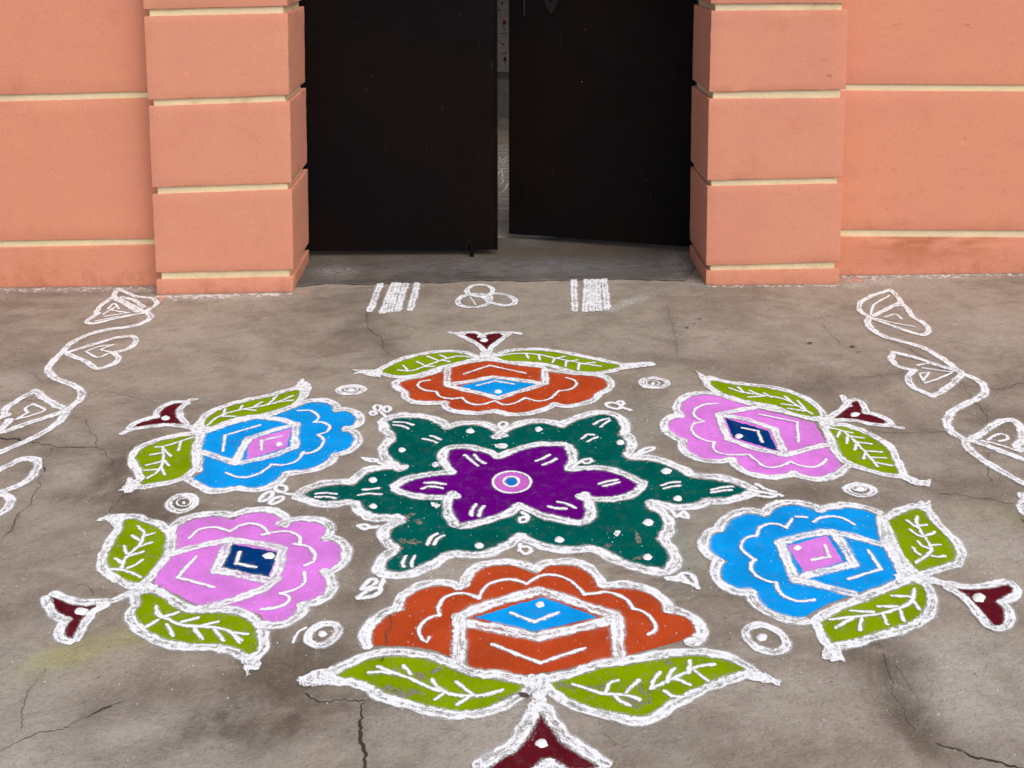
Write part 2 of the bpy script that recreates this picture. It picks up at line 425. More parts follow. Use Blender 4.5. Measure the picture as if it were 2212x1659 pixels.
Z_FIELD, Z_FACE, Z_GEM, Z_LINE, Z_FINE = .0008, .0012, .0016, .0024, .0030
W_OUT, W_BAND, W_FINE, W_VEIN = .034, .030, .0145, .0140

def seg(fr, lst):           # 'x,y-x,y ...' -> list of path strings
    return ['@' + fr + ' ' + t.replace('-', ' ') for t in lst.split()]

def flower(label, d):
    sc = parse(d['scallop']); pts = sc + parse(d['close'])
    c = sum(p[0] for p in pts) / len(pts); off = (c[0], c[1], 0)
    t = thing('rangoli_flower', label, 'rangoli flower', off, 'six rangoli flowers round the star')
    pet, _ = fill('petals', pts, PW[d['col']], Z_FIELD, t, off)
    a2 = sum(pts[i][0][0] * pts[(i + 1) % len(pts)][0][1] - pts[(i + 1) % len(pts)][0][0] * pts[i][0][1] for i in range(len(pts)))
    outline('petal_outline', sc, False, W_OUT, Z_LINE, WB, pet, off, flip=-1 if a2 > 0 else 1)
    strokes('scallop_line', d['fine'], W_FINE, Z_FINE, WL, pet, off)
    if 'face' in d:
        cf, _ = fill('cube_face', parse(d['face']), PW[d['col']], Z_FACE, t, off)
    else: cf = pet
    strokes('cube_outline', d['bands'], d.get('wb', W_BAND), Z_LINE, WB, t, off)
    strokes('cube_chevron', [d['chev']], W_FINE, Z_FINE, WL, t, off)
    gm, _ = fill('diamond', parse(d['gem']), PW[d['gemcol']], Z_GEM, t, off)
    strokes('diamond_chevron', [d['gchev']], W_FINE, Z_FINE, WL, gm, off)
    dot('diamond_dot', *d['gdot'], gm, off, Z_GEM)
    for lf in d['leaves']:
        lp = parse(lf['f'])
        lo, _ = fill('leaf', lp, PW['lime'], Z_FACE + .0003, t, off)
        outline('leaf_outline', lp, True, W_OUT * .9, Z_LINE, WB, lo, off)
        strokes('leaf_vein', lf['v'], W_VEIN, Z_FINE, WL, lo, off)
        fill('leaf_tip', parse(lf['t']), WF, Z_LINE + .0012, lo, off, .002)
    bp = parse(d['bud'])
    bd, _ = fill('bud', bp, PW['maroon'], Z_FACE + .0002, t, off)
    outline('bud_outline', bp, True, d.get('wbud', W_OUT * .8), Z_LINE, WB, bd, off)
    for fl in d.get('flare', []): strokes('bud_tip', [fl], .026, Z_LINE, WB, bd, off)
    dot('bud_dot', *d['bdot'], bd, off, Z_FACE)
    if 'junc' in d: fill('stem_knot', parse(d['junc']), WF, Z_LINE + .0016, t, off, .003)
    if 'stem' in d: strokes('stem', d['stem'], .030, Z_LINE, WB, t, off)
    return t

# ------------------------------------------------------------------ cracks (traced), ground sheet
CR = [  # path, width at start, width at end (m), faint
 ('@P -120,150 0,178 80,195 200,195 300,210 370,235 500,250 620,265', .016, .007, 0),
 ('@P 620,265 700,280 800,290 900,320 1050,328 1250,320 1400,320 1540,330', .006, .004, 0),
 ('@P 1540,330 1620,390 1680,480 1760,550 1780,650', .004, .002, 1),
 ('@P 1330,-120 1370,0 1390,70 1450,120 1500,180 1490,310', .003, .0035, 1),
 ('@P 830,325 780,400 740,470 650,560 680,640', .003, .003, 1),
 ('@P 655,600 690,670 665,720', .007, .005, 0),
 ('@P 665,720 600,850 640,920 560,980 510,1110 450,1230 350,1320 290,1380 240,1480 180,1610 60,1700', .0035, .003, 1),
 ('@P 1915,1040 1870,1140 1790,1210 1710,1290 1720,1330', .005, .003, 0),
 ('@I -60,1600 0,1560 100,1490 250,1440 400,1400 560,1330 660,1280 800,1235', .003, .003, 1),
 ('@I 560,1330 620,1300 660,1280 735,1258', .005, .004, 0),
 ('@I 300,1000 230,1110 170,1190 140,1350 120,1430', .002, .002, 1),
 ('@I 120,0 100,50 60,130 0,190', .0035, .002, 1),
 ('@I 440,510 520,470 580,500 620,540', .0025, .002, 1),
 ('@A 150,1195 250,1235 350,1262 420,1250 500,1240 630,1252', .005, .006, 0),
 ('@A 630,1250 610,1300 580,1400 600,1480 598,1560 622,1659 630,1760 650,1850', .006, .013, 0),
 ('@G 1640,1490 1700,1520 1820,1555', .004, .007, 0),
 ('@G 1820,1555 1940,1600 2080,1632 2220,1668 2330,1700', .008, .007, 0),
 ('@G 1290,910 1340,1050 1370,1180 1450,1320 1500,1410', .003, .002, 1),
 ('@E 1130,330 1200,310 1350,330 1550,365 1750,385 1950,430 2080,437', .004, .0025, 0),
 ('@E 2160,640 2220,690 2300,760', .004, .004, 0),
 ('@Q 1430,750 1300,770 1150,790 1000,800 850,812', .003, .002, 1),
 ('@Q 905,445 960,510 1050,590', .003, .002, 1),
 ('@Q 1335,540 1480,612 1620,692 1740,772', .005, .0035, 1),
 ('@Q 1790,822 1900,850 2050,865 2130,845 2212,820 2300,800', .0035, .0035, 0),
 ('@Q 1830,850 1860,915', .002, .002, 1),
 ('@Q 1890,950 1930,985 1975,1050', .005, .0025, 0),
 ('@Q 1975,1050 1985,1090 1960,1150', .003, .002, 1),
 ('@Q 1300,1140 1420,1148 1550,1140 1700,1140 1780,1150', .003, .003, 1),
 ('@Q 1980,1270 1975,1380 2010,1480', .003, .003, 1),
 ('@L 160,370 185,480 260,530 270,600 340,655', .004, .003, 0),
 ('@L 2110,330 2150,470 2180,640', .002, .002, 1),
 ('@O -60,935 0,935 150,930 250,942', .003, .002, 1),
 ('@O 700,880 800,902 900,922 1010,950', .0025, .002, 1),
 ('@O -20,690 100,720 200,760 280,820', .002, .002, 1),
 ('@B 700,1490 760,1550 800,1590 795,1620', .0025, .002, 1),
 ('@A 810,560 835,620 820,680 790,720 800,790 795,815', .006, .005, 1, .0021), ('@A 770,905 755,935 735,950', .006, .004, 0, .0027), ('@K 1230,815 1310,810 1390,795', .006, .004, 0, .0022),
 ('@D 1820,1650 1700,1480 1640,1400', .002, .002, 1),
]
SEAM = '@L -345,205 -230,197 -120,184 0,183 110,186 200,185 300,180 430,176 620,176 760,167 900,160 1050,163 1200,166 1350,160 1480,157 1650,154 1800,151 1950,157 2100,160 2230,164'
crack_lines = []
for s, a, b, fnt, *zz in CR: crack_lines.append((catmull([p[0] for p in parse(s)], False, .02), a, b, fnt, zz[0] if zz else .0006))
seam_line = catmull([p[0] for p in parse(SEAM)], False, .02)

def axis(lo, hi, st, far):
    fine = np.arange(lo, hi + st / 2, st); out = [fine]
    g = st; x = lo; left = []
    while x > -far: g *= 1.5; x -= g; left.append(x)
    g = st; x = hi; right = []
    while x < far: g *= 1.5; x += g; right.append(x)
    return np.concatenate([np.array(left[::-1]), fine, np.array(right)])
gx = axis(-2.6, 2.6, .025, 60); gy = axis(2.0, 6.1, .025, 60)
X, Y = np.meshgrid(gx, gy); shp = X.shape; nx = shp[1]
x, y = X.ravel(), Y.ravel()
stain = np.zeros(len(x)); lime = np.zeros(len(x)); mort = np.zeros(len(x)); chalk = np.zeros(len(x)); teald = np.zeros(len(x)); pale = np.zeros(len(x))
def blob(arr, fr, px, py, rx, ry, amt, rot=0.):
    """soft stain: centre traced on the photograph, radii in metres on the ground"""
    c = gnd(fr, px, py); r = math.radians(rot); dx, dy = x - c[0], y - c[1]
    a = (dx * math.cos(r) + dy * math.sin(r)) / rx; b = (-dx * math.sin(r) + dy * math.cos(r)) / ry
    np.maximum(arr, amt * np.exp(-(a * a + b * b) ** 1.4), out=arr)
for pts, a, b, fnt, _z in crack_lines:
    P = np.array(pts); m = (x > P[:, 0].min() - .5) & (x < P[:, 0].max() + .5) & (y > P[:, 1].min() - .5) & (y < P[:, 1].max() + .5)
    idx = np.where(m)[0]
    if not len(idx): continue
    dd = np.sqrt(((x[idx, None] - P[None, :, 0]) ** 2 + (y[idx, None] - P[None, :, 1]) ** 2).min(1))
    stain[idx] = np.maximum(stain[idx], (.30 if fnt else .55) * np.exp(-(dd / (.035 if fnt else .06)) ** 1.2))
def stainline(s, r, amt):
    P = np.array(catmull([p[0] for p in parse(s)], False, .02)); m = (x > P[:, 0].min() - .5) & (x < P[:, 0].max() + .5) & (y > P[:, 1].min() - .5) & (y < P[:, 1].max() + .5)
    idx = np.where(m)[0]
    if len(idx):
        dd = np.sqrt(((x[idx, None] - P[None, :, 0]) ** 2 + (y[idx, None] - P[None, :, 1]) ** 2).min(1)); stain[idx] = np.maximum(stain[idx], amt * np.exp(-(dd / r) ** 1.5))
for s in [('@I 1260,1390 1275,1330 1330,1305 1420,1335 1480,1400 1560,1455 1650,1480 1800,1430 1900,1340 2010,1260 2150,1200', .045, .95), ('@I 1275,1330 1290,1420', .025, .8), ('@I 0,650 200,610 320,560', .05, .45), ('@I 0,380 250,330 420,300', .05, .3),
          ('@G 1250,890 1310,1000 1350,1130 1410,1250 1480,1360 1560,1480 1640,1500', .065, .9), ('@G 560,1640 900,1610 1300,1560 1500,1500', .07, .45), ('@P 1760,560 1840,640 1870,800 1800,950 1650,1060 1400,1110 1000,1120', .06, .75),
          ('@P 500,260 700,420 900,520 1200,440 1500,340', .07, .5), ('@J 90,1190 200,1290 330,1370 430,1400', .06, .85), ('@K 1100,1190 1400,1160 1750,1230', .06, .5), ('@E 1000,260 1400,220 1900,260 2212,330', .06, .55), ('@O 700,1330 900,1210 1000,1150', .05, .4),
          ('@O 0,690 150,720 350,830', .05, .45), ('@O 1150,950 1350,960 1500,930', .04, .4), ('@L 150,380 190,500 280,600 350,660', .05, .5), ('@Q 860,815 1150,795 1430,755', .05, .45), ('@Q 1800,1000 1960,1040 2212,1010', .06, .5), ('@A 580,120 620,300 560,480 700,520', .06, .5), ('@M 640,1080 780,1180 860,1330 800,1500 760,1650', .06, .5)]: stainline(*s)
for b in [('I', 1310, 1330, .05, .07, .9), ('I', 1740, 1180, .15, .12, .85), ('I', 1560, 1400, .13, .05, .7), ('I', 1850, 1060, .17, .20, .85), ('I', 1130, 1170, .13, .06, .55),
          ('I', 1000, 1210, .22, .05, .45), ('I', 1850, 1430, .10, .05, .5), ('I', 1320, 1250, .16, .05, .6), ('I', 2000, 1230, .20, .06, .8), ('I', 560, 1320, .28, .05, .3),
          ('I', 250, 620, .25, .06, .3), ('I', 1250, 1620, .3, .05, .45), ('I', 200, 900, .2, .12, .25),
          ('G', 1290, 950, .10, .07, .8), ('G', 1350, 1120, .07, .09, .75), ('G', 1460, 1300, .075, .09, .75), ('G', 1560, 1470, .07, .08, .75), ('G', 1150, 1600, .25, .04, .4), ('G', 1000, 1380, .3, .1, .12),
          ('P', 1850, 650, .07, .22, .85), ('P', 1800, 950, .09, .14, .6), ('P', 1500, 1090, .22, .05, .45), ('P', 1050, 460, .25, .06, .45), ('P', 700, 520, .06, .12, .5), ('P', 2100, 1180, .12, .12, .65),
          ('J', 200, 1270, .16, .10, .7), ('J', 300, 1340, .14, .07, .6), ('J', 60, 830, .12, .10, .5), ('J', 1700, 900, .12, .10, .35), ('J', 1500, 1330, .25, .05, .45),
          ('J', 650, 500, .22, .05, .35), ('M', 720, 1150, .14, .10, .4), ('M', 800, 1380, .09, .22, .45), ('K', 1150, 1180, .25, .07, .55), ('K', 1850, 1240, .10, .06, .5), ('K', 1150, 350, .24, .08, .45),
          ('K', 2000, 700, .25, .06, .5), ('K', 100, 140, .18, .06, .35), ('K', 620, 1020, .15, .07, .3), ('Q', 2000, 850, .2, .08, .4), ('Q', 1980, 1080, .10, .12, .5), ('Q', 1400, 1140, .25, .05, .5),
          ('E', 1700, 230, .28, .07, .55), ('E', 500, 450, .10, .07, .4), ('L', 0, 300, .25, .15, .45), ('L', 80, 470, .10, .2, .4), ('L', 330, 640, .12, .08, .35), ('L', 1900, 930, .12, .16, .4),
          ('L', 300, 100, 1.0, .09, .45), ('L', 1500, 40, .9, .10, .4), ('L', 850, 5, 1.3, .14, .7), ('O', 250, 320, .16, .04, .5), ('O', 60, 400, .12, .07, .45), ('O', 500, 240, .4, .05, .35), ('O', 100, 700, .2, .1, .4),
          ('O', 1100, 950, .2, .1, .3), ('A', 640, 480, .12, .08, .6), ('A', 620, 100, .08, .2, .4), ('A', 60, 1130, .12, .08, .8), ('B', 1450, 460, .16, .08, .3), ('B', 1500, 620, .08, .12, .35),
          ('Q', 300, 90, .35, .03, .4), ('Q', 60, 150, .12, .18, .45), ('B', 1300, 1600, .3, .08, .3), ('C', 400, 1500, .12, .1, .25)]:
    blob(stain, *b)
for b in [('I', 430, 930, .09, .05, .52, 18), ('I', 620, 860, .10, .045, .40, 20), ('I', 300, 980, .10, .05, .16, 20), ('I', 860, 800, .06, .05, .45), ('E', 1500, 540, .07, .06, .14), ('E', 2070, 620, .05, .06, .18)]: blob(lime, *b)
for b in [('N', 880, 300, .05, .12, .6), ('N', 1000, 200, .12, .16, .25), ('N', 1250, 1050, .05, .22, .55), ('N', 1280, 1240, .06, .12, .5), ('N', 1400, 950, .12, .12, .22), ('N', 1180, 870, .06, .06, .4)]: blob(teald, *b)
for b in [('L', 900, 95, .55, .09, .75), ('L', 1500, 85, .5, .10, .9), ('L', 1100, 50, .5, .10, .6), ('L', 400, 120, .5, .06, .5), ('L', 1900, 70, .3, .1, .7)]: blob(mort, *b)
for b in [('L', 1870, 298, .13, .035, .95, 42), ('L', 1740, 345, .06, .03, 1.0), ('L', 1790, 330, .07, .03, 1.0, 42), ('A', 1850, 1300, .07, .06, .45), ('Q', 1250, 165, .10, .05, .8), ('Q', 1120, 190, .08, .05, .7), ('Q', 1700, 140, .5, .015, .55), ('Q', 90, 180, .09, .05, .6),
          ('O', 500, 222, .7, .022, .5), ('O', 1400, 265, .30, .028, .75), ('O', 1980, 160, .09, .06, .35), ('A', 1100, 260, .2, .03, .5), ('K', 120, 480, .08, .05, .25), ('Q', 960, 680, .08, .04, .3)]: blob(chalk, *b)
for b in [('I', 400, 1540, .30, .14, .9), ('I', 150, 1250, .16, .18, .6), ('I', 950, 1480, .22, .12, .9), ('I', 1450, 1580, .2, .08, .7), ('I', 100, 900, .12, .2, .55), ('A', 850, 1520, .12, .16, .7), ('A', 1350, 1560, .28, .10, .7), ('I', 1500, 1260, .07, .05, .8),
          ('G', 600, 1150, .25, .14, .5), ('G', 1900, 1100, .22, .22, .85), ('G', 2000, 1400, .2, .1, .8), ('P', 1200, 800, .16, .16, .7), ('E', 1900, 1000, .16, .22, .75), ('E', 1300, 420, .25, .06, .5), ('P', 600, 1400, .2, .12, .5), ('B', 900, 1560, .25, .1, .5),
          ('O', 1300, 500, .4, .2, .35), ('Q', 2000, 500, .3, .25, .4), ('Q', 600, 500, .5, .2, .25), ('P', 1200, 150, .15, .08, .5), ('O', 80, 800, .16, .12, .5), ('I', 1350, 1260, .10, .05, .5)]: blob(pale, *b)
V = np.zeros((len(x), 3)); V[:, 0] = x; V[:, 1] = y
i0 = (np.arange(shp[0] - 1)[:, None] * nx + np.arange(nx - 1)[None, :]).ravel()
Fq = np.stack([i0, i0 + 1, i0 + nx + 1, i0 + nx], 1)
me = bpy.data.meshes.new('ground')
me.vertices.add(len(V)); me.vertices.foreach_set('co', V.ravel())
me.loops.add(Fq.size); me.loops.foreach_set('vertex_index', Fq.ravel().astype(np.int32))
me.polygons.add(len(Fq)); me.polygons.foreach_set('loop_start', np.arange(0, Fq.size, 4, dtype=np.int32))
for k, a in (('stain', stain), ('lime', lime), ('mortar', mort), ('chalk', chalk), ('tealdust', teald), ('pale', pale)):
    at = me.attributes.new(k, 'FLOAT', 'POINT'); at.data.foreach_set('value', a.astype(np.float32))
me.materials.append(GM); me.update(calc_edges=True)
ground = bpy.data.objects.new('ground', me); COL.objects.link(ground); ground['kind'] = 'structure'

def crackmesh(pts, a, b, mat, z=.0006):
    pts = catmull([np.asarray(p) for p in pts], False, .006); n = len(pts); Vv = []; Ff = []
    ph = rng.uniform(0, 99)
    for i, p in enumerate(pts):
        t = pts[min(i + 1, n - 1)] - pts[max(i - 1, 0)]; t = t / max(np.linalg.norm(t), 1e-9); nn = np.array([-t[1], t[0]])
        wd = .64 * (a + (b - a) * i / max(n - 1, 1)) * (.5 + .9 * abs(math.sin(i * .11 + ph)) * rng.uniform(.5, 1.2))
        if i in (0, n - 1): wd *= .2
        o = rng.normal(0, .0016) + .004 * math.sin(i * .55 + ph) * rng.uniform(.2, 1)
        for e in (-.5, .5):
            q = p + nn * (o + e * wd); Vv.append((q[0], q[1], z))
    for i in range(n - 1): Ff.append((2 * i + 1, 2 * i, 2 * i + 2, 2 * i + 3))
    return link('crack', Vv, Ff, mat, ground)
for pts, a, b, fnt, zc in crack_lines: crackmesh(pts, a, b, FAINT if fnt else CRACK, zc)

# ------------------------------------------------------------------ piers and walls, course by course
def solid(name, quad, dvec, mat, parent, off, bev=.0035, jit=.0007, sub=True):
    """a plastered course: traced front face (TL, TR, BR, BL) carried back by dvec, edges slightly rounded and hand-made"""
    bm = bmesh.new(); q = [Vector(p) for p in quad]; d = Vector(dvec)
    vs = [bm.verts.new(p) for p in q] + [bm.verts.new(p + d) for p in q]
    for f in ((3, 2, 1, 0), (4, 5, 6, 7), (0, 1, 5, 4), (1, 2, 6, 5), (2, 3, 7, 6), (3, 0, 4, 7)): bm.faces.new([vs[i] for i in f])
    bmesh.ops.recalc_face_normals(bm, faces=bm.faces)
    if sub:
        long_e = [e for e in bm.edges if e.calc_length() > .15]
        bmesh.ops.subdivide_edges(bm, edges=long_e, cuts=9, use_grid_fill=True)
        sharp = [e for e in bm.edges if len(e.link_faces) == 2 and e.calc_face_angle() > .6]
        bmesh.ops.bevel(bm, geom=sharp, offset=bev, segments=2, affect='EDGES', profile=.6)
        for v in bm.verts:
            if v.co.z > .01: v.co += Vector((rng.normal(0, jit), rng.normal(0, jit * .3), rng.normal(0, jit)))
    else:
        bmesh.ops.bevel(bm, geom=list(bm.edges), offset=.002, segments=1, affect='EDGES')
    for v in bm.verts: v.co -= Vector(off)
    me = bpy.data.meshes.new(name); bm.to_mesh(me); bm.free(); me.materials.append(mat)
    if sub: me.polygons.foreach_set('use_smooth', [True] * len(me.polygons)); me.set_sharp_from_angle(angle=.45)
    ob = bpy.data.objects.new(name, me); COL.objects.link(ob); ob.parent = parent
    return ob
def frame2(fr, a, b):
    p, q = gnd(fr, *a), gnd(fr, *b); t = (q - p) / np.linalg.norm(q - p); n = np.array([-t[1], t[0]])   # n points into the wall (away from the camera)
    return p, q, t, n
def pier(label, fr0, tops, frb, base, depth, side, back=None):
    p, q, t, n = frame2(frb, *base)
    off = (*((p + q) / 2), 0.)
    root = thing('gate_pier', label, 'gate pier', off, 'peach gate piers')
    bk = n if back is None else np.array(back)          # which way the sides run back
    d3 = (bk[0] * depth, bk[1] * depth, 0)
    quads = []
    for c in tops: quads.append([onplane(f, xx, yy, p, n) for f, xx, yy in c])
    bq = [np.array([*p, 0.]), np.array([*q, 0.])]
    quads[-1][3] = bq[0]; quads[-1][2] = bq[1]
    top = quads[0]; top[0] = top[3] + np.array([0, 0, .95]); top[1] = top[2] + np.array([0, 0, .95])
    for Q in quads: solid('block', Q, d3, PEACH, root, off)
    t3, n3 = np.array([*t, 0]), np.array([*n, 0])
    for up, lo in zip(quads, quads[1:]):
        ins = .020
        jq = [up[3] + t3 * ins + n3 * .012 + (0, 0, .012), up[2] - t3 * ins + n3 * .012 + (0, 0, .012), lo[1] - t3 * ins + n3 * .012 - (0, 0, .012), lo[0] + t3 * ins + n3 * .012 - (0, 0, .012)]
        solid('joint', jq, (bk[0] * (depth - .034), bk[1] * (depth - .034), 0), CREAM, root, off, sub=False)
    return root, p, q, t, n
def flat4(f, *xy): return [(f, *c) for c in xy]
O9 = 1659
DEPTH = .41
LP = pier('left peach gate pier with cream joints, beside the left black gate leaf', 'T', [
    flat4('T', (925, -500), (1855, -500), (1860, 37), (930, 62)),
    flat4('T', (933, 107), (1865, 85), (1872, 617), (957, 645)),
    flat4('T', (962, 690), (1878, 658), (1887, 1185), (985, 1215)),
    flat4('T', (985, 1262), (1892, 1228), (1900, O9 + 88), (1010, O9 + 108)),
    flat4('T', (1012, O9 + 157), (1902, O9 + 137), (1900, O9 + 232), (1015, O9 + 250))], 'O', ((1015, 250), (1900, 232)), DEPTH, 1, (-.020, 1.))
RP = pier('right peach gate pier with cream joints, beside the ajar right black gate leaf', 'V', [
    flat4('V', (182, -500), (1070, -500), (1065, 20), (184, 24)),
    flat4('V', (187, 70), (1070, 65), (1058, 578), (172, 597)),
    flat4('V', (170, 642), (1055, 635), (1035, 1150), (160, 1168)),
    flat4('V', (160, 1210), (1035, 1190), (1020, O9 + 38), (153, O9 + 62)),
    flat4('V', (155, O9 + 98), (1018, O9 + 84), (1018, O9 + 183), (150, O9 + 188))], 'Q', ((150, 188), (1018, 183)), DEPTH, -1)
def wall(label, fr, frb, base, ext, j1, j2, behind):
    """three plastered courses with two cream joints; ext = how far it runs on outside the frame"""
    p, q, t, n = frame2(frb, *base)
    off = (*((p + q) / 2), 0.); root = thing('compound_wall', label, 'wall', off, 'peach compound walls')
    a, b = p - t * ext[0], q + t * ext[1]
    def zat(line):                                     # heights of a traced joint line at the two ends of the wall
        P1, P2 = onplane(fr, *line[0], p, n), onplane(fr, *line[1], p, n)
        s1, s2 = np.dot(P1[:2] - a, t), np.dot(P2[:2] - a, t); L = np.dot(b - a, t); k = (P2[2] - P1[2]) / (s2 - s1)
        return P1[2] - k * s1, P1[2] + k * (L - s1)
    A = lambda z: np.array([*a, z]); B = lambda z: np.array([*b, z]); d3 = (n[0] * .22, n[1] * .22, 0); n3 = np.array([*n, 0])
    u1, l1, u2, l2 = zat(j1[0]), zat(j1[1]), zat(j2[0]), zat(j2[1])
    zt = max(u1) + .75
    for lo, hi in (((u1[0], u1[1]), (zt, zt)), (u2, l1), ((0., 0.), l2)): solid('course', [A(hi[0]), B(hi[1]), B(lo[1]), A(lo[0])], d3, PEACH2, root, off, jit=.0006)
    for up, lo in ((u1, l1), (u2, l2)):
        solid('joint', [A(up[0] + .012) + n3 * .010, B(up[1] + .012) + n3 * .010, B(lo[1] - .012) + n3 * .010, A(lo[0] - .012) + n3 * .010], (n[0] * .17, n[1] * .17, 0), CREAM, root, off, sub=False)
    return root
wall('peach compound wall with cream joints on the left of the gate', 'T', 'O', ((0, 205), (1005, 192)), (1.6, .10), (((0, 615), (950, 592)), ((0, 659), (950, 634))), (((0, 1560), (995, 1547)), ((0, 1605), (995, 1586))), 0)
wall('peach compound wall with rust stained foot on the right of the gate', 'V', 'Q', ((1020, 125), (2212, 110)), (.10, 1.6), (((1060, 543), (2212, 550)), ((1060, 588), (2212, 594))), (((1030, 1488), (2212, 1494)), ((1030, 1535), (2212, 1541))), 0)

# ------------------------------------------------------------------ threshold between the piers
lt = LP[3]; seam = seam_line
Vt = []; Ft = []; zt = .006
backl = gnd('W', 600, 520); backr = gnd('W', 1560, 512)
m = len(seam)
for i, p in enumerate(seam):
    o = rng.normal(0, .0012); k = i / (m - 1)
    b = backl + (backr - backl) * k
    Vt += [(p[0], p[1] + .004 + o, -.02), (p[0], p[1] + .004 + o, zt - .003), (p[0], p[1] + .009 + o, zt)]
    for s in range(1, 9):
        q = np.array([p[0], p[1] + .009]) + (b - np.array([p[0], p[1] + .009])) * s / 8; Vt.append((q[0], q[1], zt))
for i in range(m - 1):
    for j in range(10):
        a = i * 11 + j; Ft.append((a, a + 11, a + 12, a + 1))
Vta = np.array(Vt)
def samp(fn):
    global x, y
    sx, sy = x, y; x, y = Vta[:, 0], Vta[:, 1]; arr = np.zeros(len(x)); fn(arr); x, y = sx, sy; return arr
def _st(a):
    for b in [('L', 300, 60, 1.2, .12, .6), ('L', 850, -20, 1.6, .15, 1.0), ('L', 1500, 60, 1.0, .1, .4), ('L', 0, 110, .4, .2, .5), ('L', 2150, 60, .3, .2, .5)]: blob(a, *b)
def _mo(a):
    for b in [('L', 900, 95, .55, .07, .75), ('L', 1500, 85, .55, .08, 1.0), ('L', 1100, 50, .6, .08, .7), ('L', 400, 100, .5, .06, .5), ('L', 1900, 70, .4, .1, .8)]: blob(a, *b)
def _ch(a):
    for b in [('L', 2180, 60, .05, .2, .6), ('L', -40, 110, .10, .10, .5), ('L', 1480, 100, .05, .03, .4)]: blob(a, *b)
z0 = np.zeros(len(Vt))
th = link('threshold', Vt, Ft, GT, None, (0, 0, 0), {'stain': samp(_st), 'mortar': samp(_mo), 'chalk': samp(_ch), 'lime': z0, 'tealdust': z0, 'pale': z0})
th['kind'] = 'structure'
crackmesh([s + np.array([0, .001]) for s in seam], .014, .014, CRACK, .0009)

# ------------------------------------------------------------------ gate leaves
def boxmesh(name, P, ux, uy, uz, dims, mat, parent, off, bev=.002):
    bm = bmesh.new(); P, ux, uy, uz = Vector(P), Vector(ux), Vector(uy), Vector(uz); sx, sy, sz = dims
    vs = [bm.verts.new(P + ux * sx * a + uy * sy * b + uz * sz * c - Vector(off)) for a in (0, 1) for b in (0, 1) for c in (0, 1)]
    for f in ((0, 1, 3, 2), (4, 6, 7, 5), (0, 4, 5, 1), (2, 3, 7, 6), (0, 2, 6, 4), (1, 5, 7, 3)): bm.faces.new([vs[i] for i in f])
    bmesh.ops.recalc_face_normals(bm, faces=bm.faces)
    bmesh.ops.bevel(bm, geom=list(bm.edges), offset=bev, segments=1, affect='EDGES')
    me = bpy.data.meshes.new(name); bm.to_mesh(me); bm.free(); me.materials.append(mat)
    ob = bpy.data.objects.new(name, me); COL.objects.link(ob); ob.parent = parent
    return ob
def gate_leaf(label, hinge, free, zb, free_right):
    h, f = np.array(hinge), np.array(free); L = np.linalg.norm(f - h); t = (f - h) / L
    n = np.array([-t[1], t[0]]);  n = n if n[1] > 0 else -n
    off = (*h, 0.); root = thing('gate_leaf', label, 'gate leaf', off, 'black sheet metal gate leaves')
    X3, Y3, Z3 = (t[0], t[1], 0), (n[0], n[1], 0), (0, 0, 1)
    boxmesh('sheet', (*h, zb), X3, Y3, Z3, (L, .012, 2.15), GATE, root, off, .003)
    for z in (zb + .02, zb + 1.05, zb + 2.08): boxmesh('back_rail', (*(h + t * .01 + n * .0125), z), X3, Y3, Z3, (L - .02, .035, .05), GATE, root, off)
    return root, t, n, L, off, X3, Y3, Z3
ZB = .034
lh, lf = gnd('U', -275, 1627.5, ZB), gnd('U', 1013, 1619, ZB)
r1 = gate_leaf('closed black gate leaf on the left, with a drop bolt at its foot', lh, lf, ZB, True)
boxmesh('drop_bolt', (*(gnd('U', 833, 1632, .03) - r1[2] * .008), .004), r1[5], r1[6], r1[7], (.020, .018, .06), GATE, r1[0], r1[4])
boxmesh('edge_fold', (*(lf - r1[1] * .012 - r1[2] * .004), ZB), r1[5], r1[6], r1[7], (.013, .004, 2.15), GATE, r1[0], r1[4])
rh, rf = gnd('V', 60, 1602, ZB), gnd('U', 1087, 1514, ZB)
r2 = gate_leaf('black gate leaf on the right, swung ajar, with lock plate at the top', rh, rf, ZB, False)
boxmesh('meeting_strip', (*(rf - r2[1] * .10 - r2[2] * .0045), ZB + .0), r2[5], r2[6], r2[7], (.10, .0045, 2.15), GATE, r2[0], r2[4])
# lock plate: a shield with a keyhole, on the front of the ajar leaf
nv = r2[2]; pl = [(-.034, .16), (.034, .16), (.036, .03), (.022, -.012), (0, -.040), (-.022, -.012), (-.036, .03)]
c0 = onplane('U', 1360, 40, rh, nv)
Vp = []; 
for dz in (.006, .0):
    for a, b in pl: Vp.append((c0[0] + r2[1][0] * a - nv[0] * dz, c0[1] + r2[1][1] * a - nv[1] * dz, c0[2] + b))
Fp = [tuple(range(7)), tuple(range(13, 6, -1))] + [(i, i + 7, (i + 1) % 7 + 7, (i + 1) % 7) for i in range(7)]
lp_ = link('lock_plate', Vp, Fp, plain('lock_plate_iron', (.006, .005, .0045), .6, 90, .3, .2), r2[0], r2[4])
kh = []
for a, b in [(-.007, .02), (.007, .02), (.006, .045), (.012, .058), (0, .072), (-.012, .058), (-.006, .045)]:
    kh.append((c0[0] + r2[1][0] * a - nv[0] * .0066, c0[1] + r2[1][1] * a - nv[1] * .0066, c0[2] + b))
link('keyhole', kh, [tuple(range(7))], plain('keyhole_dark', (.002, .002, .002), 1), lp_, r2[4])
c1 = onplane('U', 1190, 100, rh, nv)
boxmesh('latch_hook', (c1[0] - nv[0] * .012, c1[1] - nv[1] * .012, c1[2] - .004), r2[5], r2[6], r2[7], (.006, .012, .12), plain('latch_steel', (.022, .020, .019), .5, 90, .3, .3), r2[0], r2[4])

